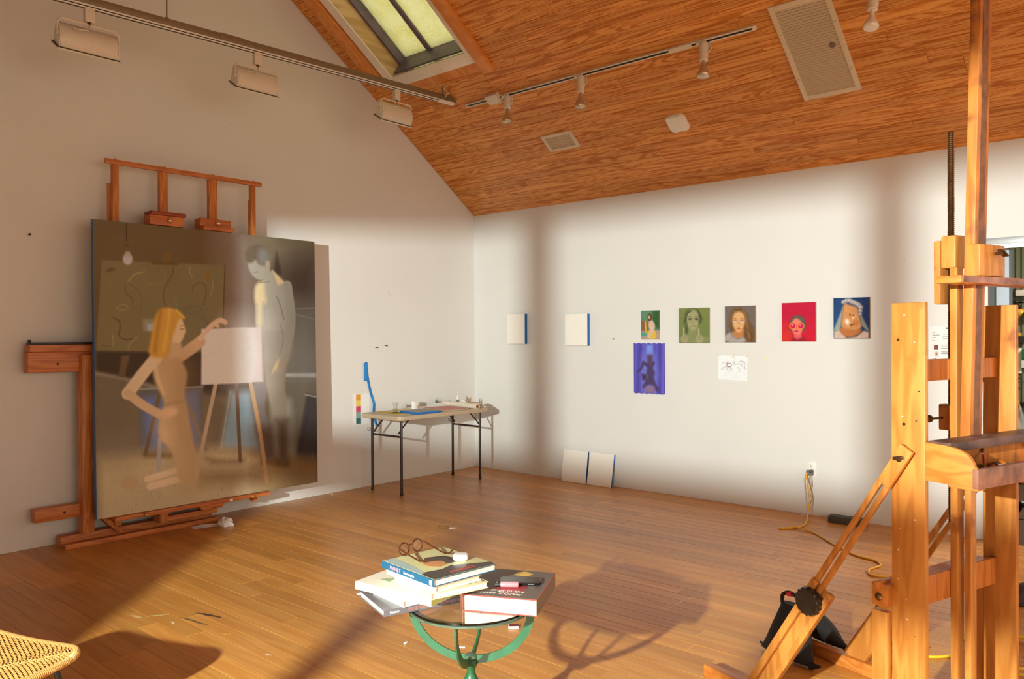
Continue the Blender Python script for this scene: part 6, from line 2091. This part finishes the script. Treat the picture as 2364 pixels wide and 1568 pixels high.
# white paper towel by the easel foot
lump('paper_towel', 'crumpled white paper towel on the floor at the foot of the wall easel', 'paper towel', (.40, -3.25, .0005), .085, .055, .055, M['paper'], 21, amp=.3)
bent('paper_towel', 'flat white paper strip on the floor beside the crumpled towel and easel foot', 'paper towel', (.27, -3.47, .0005), (.07, -.01, 0), (.06, .20, 0), lambda u_, v_: .012 * math.sin(v_ * 3.1) * (1 - u_) + .002 * math.sin(u_ * 9), M['paper'])
# shoe behind the easel
sh_ = thing('sneaker', 'dark purple sneaker on the floor at the right edge', 'shoe', (5.47, -1.35, 0))
pu = plain('purple_mesh', srgb(58, 44, 62), .7, var=.4, scale=50)
vs, fs = [], []
prof = ((0, .034, .055), (.03, .046, .09), (.08, .047, .105), (.13, .046, .095), (.18, .050, .075), (.23, .048, .058), (.27, .034, .042), (.285, .012, .03))
dr = Vector((.62, .78, 0)).normalized(); sd2 = Vector((-dr.y, dr.x, 0)); s0_ = Vector((5.395, -1.43, .012))
for (x_, w_, h_) in prof:
    for k in range(12):
        a = math.pi * k / 11
        vs.append(s0_ + dr * x_ + sd2 * w_ * math.cos(a) + ZZ * h_ * math.sin(a) ** .7)
for i in range(len(prof) - 1):
    for k in range(11):
        fs.append((i * 12 + k, i * 12 + k + 1, i * 12 + 13 + k, i * 12 + 12 + k))
    fs.append((i * 12 + 11, i * 12, i * 12 + 12, i * 12 + 23))
fs += [tuple(range(12))[::-1], tuple(range(84, 96))]
MB().add(vs, fs).build('upper', pu, sh_, smooth=True)
MB().prism([s0_ + dr * x_ + sd2 * (w_ + .004) * s_ - ZZ * .012 for s_ in (1,) for (x_, w_, h_) in prof] + [s0_ + dr * x_ - sd2 * (w_ + .004) - ZZ * .012 for (x_, w_, h_) in prof[::-1]], (0, 0, .014)).build('sole', M['black'], sh_, .003)
MB().tube([s0_ + dr * .10 + sd2 * -.05 + ZZ * .04, s0_ + dr * .125 - sd2 * .0525 + ZZ * .055, s0_ + dr * .15 - sd2 * .053 + ZZ * .04], .004, 6).build('side_mark', plain('tan_mark', srgb(160, 140, 110), .6), sh_)

# ------------------------------------------------------------------ workshop seen through the doorway
yb = 3.035
def hang(name, label, cat, parts, loc):
    t = thing(name, label, cat, loc)
    for nm, mb, mt in parts:
        mb.build(nm, mt, t, 0.004)
    t.location.x -= .49
    return t


yel = plain('tool_yellow', srgb(206, 160, 30), .4); gre = plain('tool_green', srgb(30, 110, 60), .4)
hang('wall_rail_shelf', 'white storage rail high on the workshop wall', 'rail', [('rail', MB().box(5.245, 5.9, yb - .07, yb - .01, 1.85, 1.91), M['white_trim']), ('rail_end', MB().box(5.225, 5.245, yb - .08, yb - .01, 1.84, 1.92), M['black'])], (5.5, yb - .04, 1.84))
hang('cordless_drill', 'black and yellow cordless tool hanging on the workshop wall', 'power tool', [('motor_body', MB().cyl((5.19, yb - .06, 1.70), (5.27, yb - .06, 1.76), .06, 14), M['black']), ('handle', MB().bar((5.21, yb - .06, 1.72), (5.20, yb - .06, 1.45), .07, .06, (0, 1, 0)), M['black']), ('gear_case', MB().cyl((5.25, yb - .06, 1.70), (5.30, yb - .06, 1.66), .05, 14), yel), ('battery', MB().box(5.17, 5.31, yb - .10, yb - .01, 1.36, 1.44), M['black']), ('guard', MB().box(5.17, 5.29, yb - .11, yb - .01, 1.44, 1.475), yel), ('hook', MB().cyl((5.23, yb, 1.78), (5.33, yb - .10, 1.78), .006, 8), M['black'])], (5.24, yb - .06, 1.36))
hang('green_grinder', 'green power tool hanging right of the black drill on the workshop wall', 'power tool', [('body', MB().cyl((5.36, yb - .06, 1.69), (5.60, yb - .06, 1.69), .055, 16), gre), ('hook', MB().cyl((5.45, yb, 1.76), (5.45, yb - .08, 1.76), .006, 8), M['silver'])], (5.45, yb - .06, 1.63))
hang('tool_case', 'small white and green packet hanging below the tools on the workshop wall', 'packet', [('strip', MB().box(5.235, 5.29, yb - .02, yb - .001, 1.06, 1.32), M['white_trim']), ('packet', MB().box(5.29, 5.36, yb - .05, yb - .001, 1.12, 1.30), M['white']), ('green_band', MB().box(5.295, 5.335, yb - .056, yb - .05, 1.20, 1.31), gre)], (5.3, yb - .03, 1.06))
hang('clamp_tool', 'black clamp with yellow grip hanging on the workshop wall', 'clamp', [('bar', MB().bar((5.25, yb - .03, .80), (5.30, yb - .03, .55), .02, .02, (0, 1, 0)), M['black']), ('jaw', MB().box(5.20, 5.36, yb - .05, yb - .01, .74, .77), M['black']), ('grip', MB().bar((5.22, yb - .04, .86), (5.26, yb - .04, .72), .05, .04, (0, 1, 0)), yel)], (5.27, yb - .03, .55))
hang('pliers', 'black pliers hanging above the clamp on the workshop wall', 'pliers', [('grip_arm', MB().bar((5.19, yb - .03, 1.02), (5.27, yb - .03, .90), .02, .02, (0, 1, 0)), M['black']), ('grip_arm', MB().bar((5.27, yb - .03, 1.02), (5.21, yb - .03, .90), .02, .02, (0, 1, 0)), M['black']), ('peg', MB().cyl((5.23, yb, .97), (5.36, yb - .12, .98), .006, 8), M['silver'])], (5.23, yb - .03, .9))
lump('plastic_sheet', 'bundle of grey white plastic on the workshop floor inside the doorway', 'plastic sheet', (4.79, yb - .22, 0), .11, .12, .68, plain('cloudy_plastic', srgb(150, 150, 146), .4, var=.2, scale=12), 33, amp=.2)
t = tag(MB().tube(spline([(5.02, 1.1, .02), (5.06, 1.04, .05), (5.09, 1.0, .11), (5.13, 1.03, .06), (5.18, 1.0, .02)]), .02, 8).build('cable_strap', M['black'], None, smooth=True), 'black strap lying on the workshop floor beyond the doorway', 'strap')

# ------------------------------------------------------------------ lamp outside the paned window (behind the camera)
lp = thing('studio_lamp', 'bare warm studio lamp on a black stand outside the paned window', 'lamp', (LAMP.x, LAMP.y - .12, -.30))
MB().cyl((LAMP.x, LAMP.y - .14, -.25), (LAMP.x, LAMP.y - .14, 1.90), .014, 12).build('stand_pole', M['black'], lp, smooth=True)
for k in range(3):
    an = .5 + k * 2.094
    MB().tube([(LAMP.x, LAMP.y - .14, .35), (LAMP.x + .45 * math.cos(an), LAMP.y - .14 + .45 * math.sin(an), -.295)], .010, 8).build('stand_leg', M['black'], lp, smooth=True)
MB().lathe([(.05, -.20), (.06, -.19), (.06, -.06), (.05, -.055)], LAMP, (0, 1, 0), 20).build('lamp_head', M['black'], lp, smooth=True)
MB().lathe([(.05, -.055), (.06, -.04), (.088, -.035), (.09, -.037), (.055, -.057)], LAMP, (0, 1, 0), 24, cap=False).build('reflector', M['silver'], lp, smooth=True)
KEY.parent = lp
KEY.location = LAMP - BASE[lp]
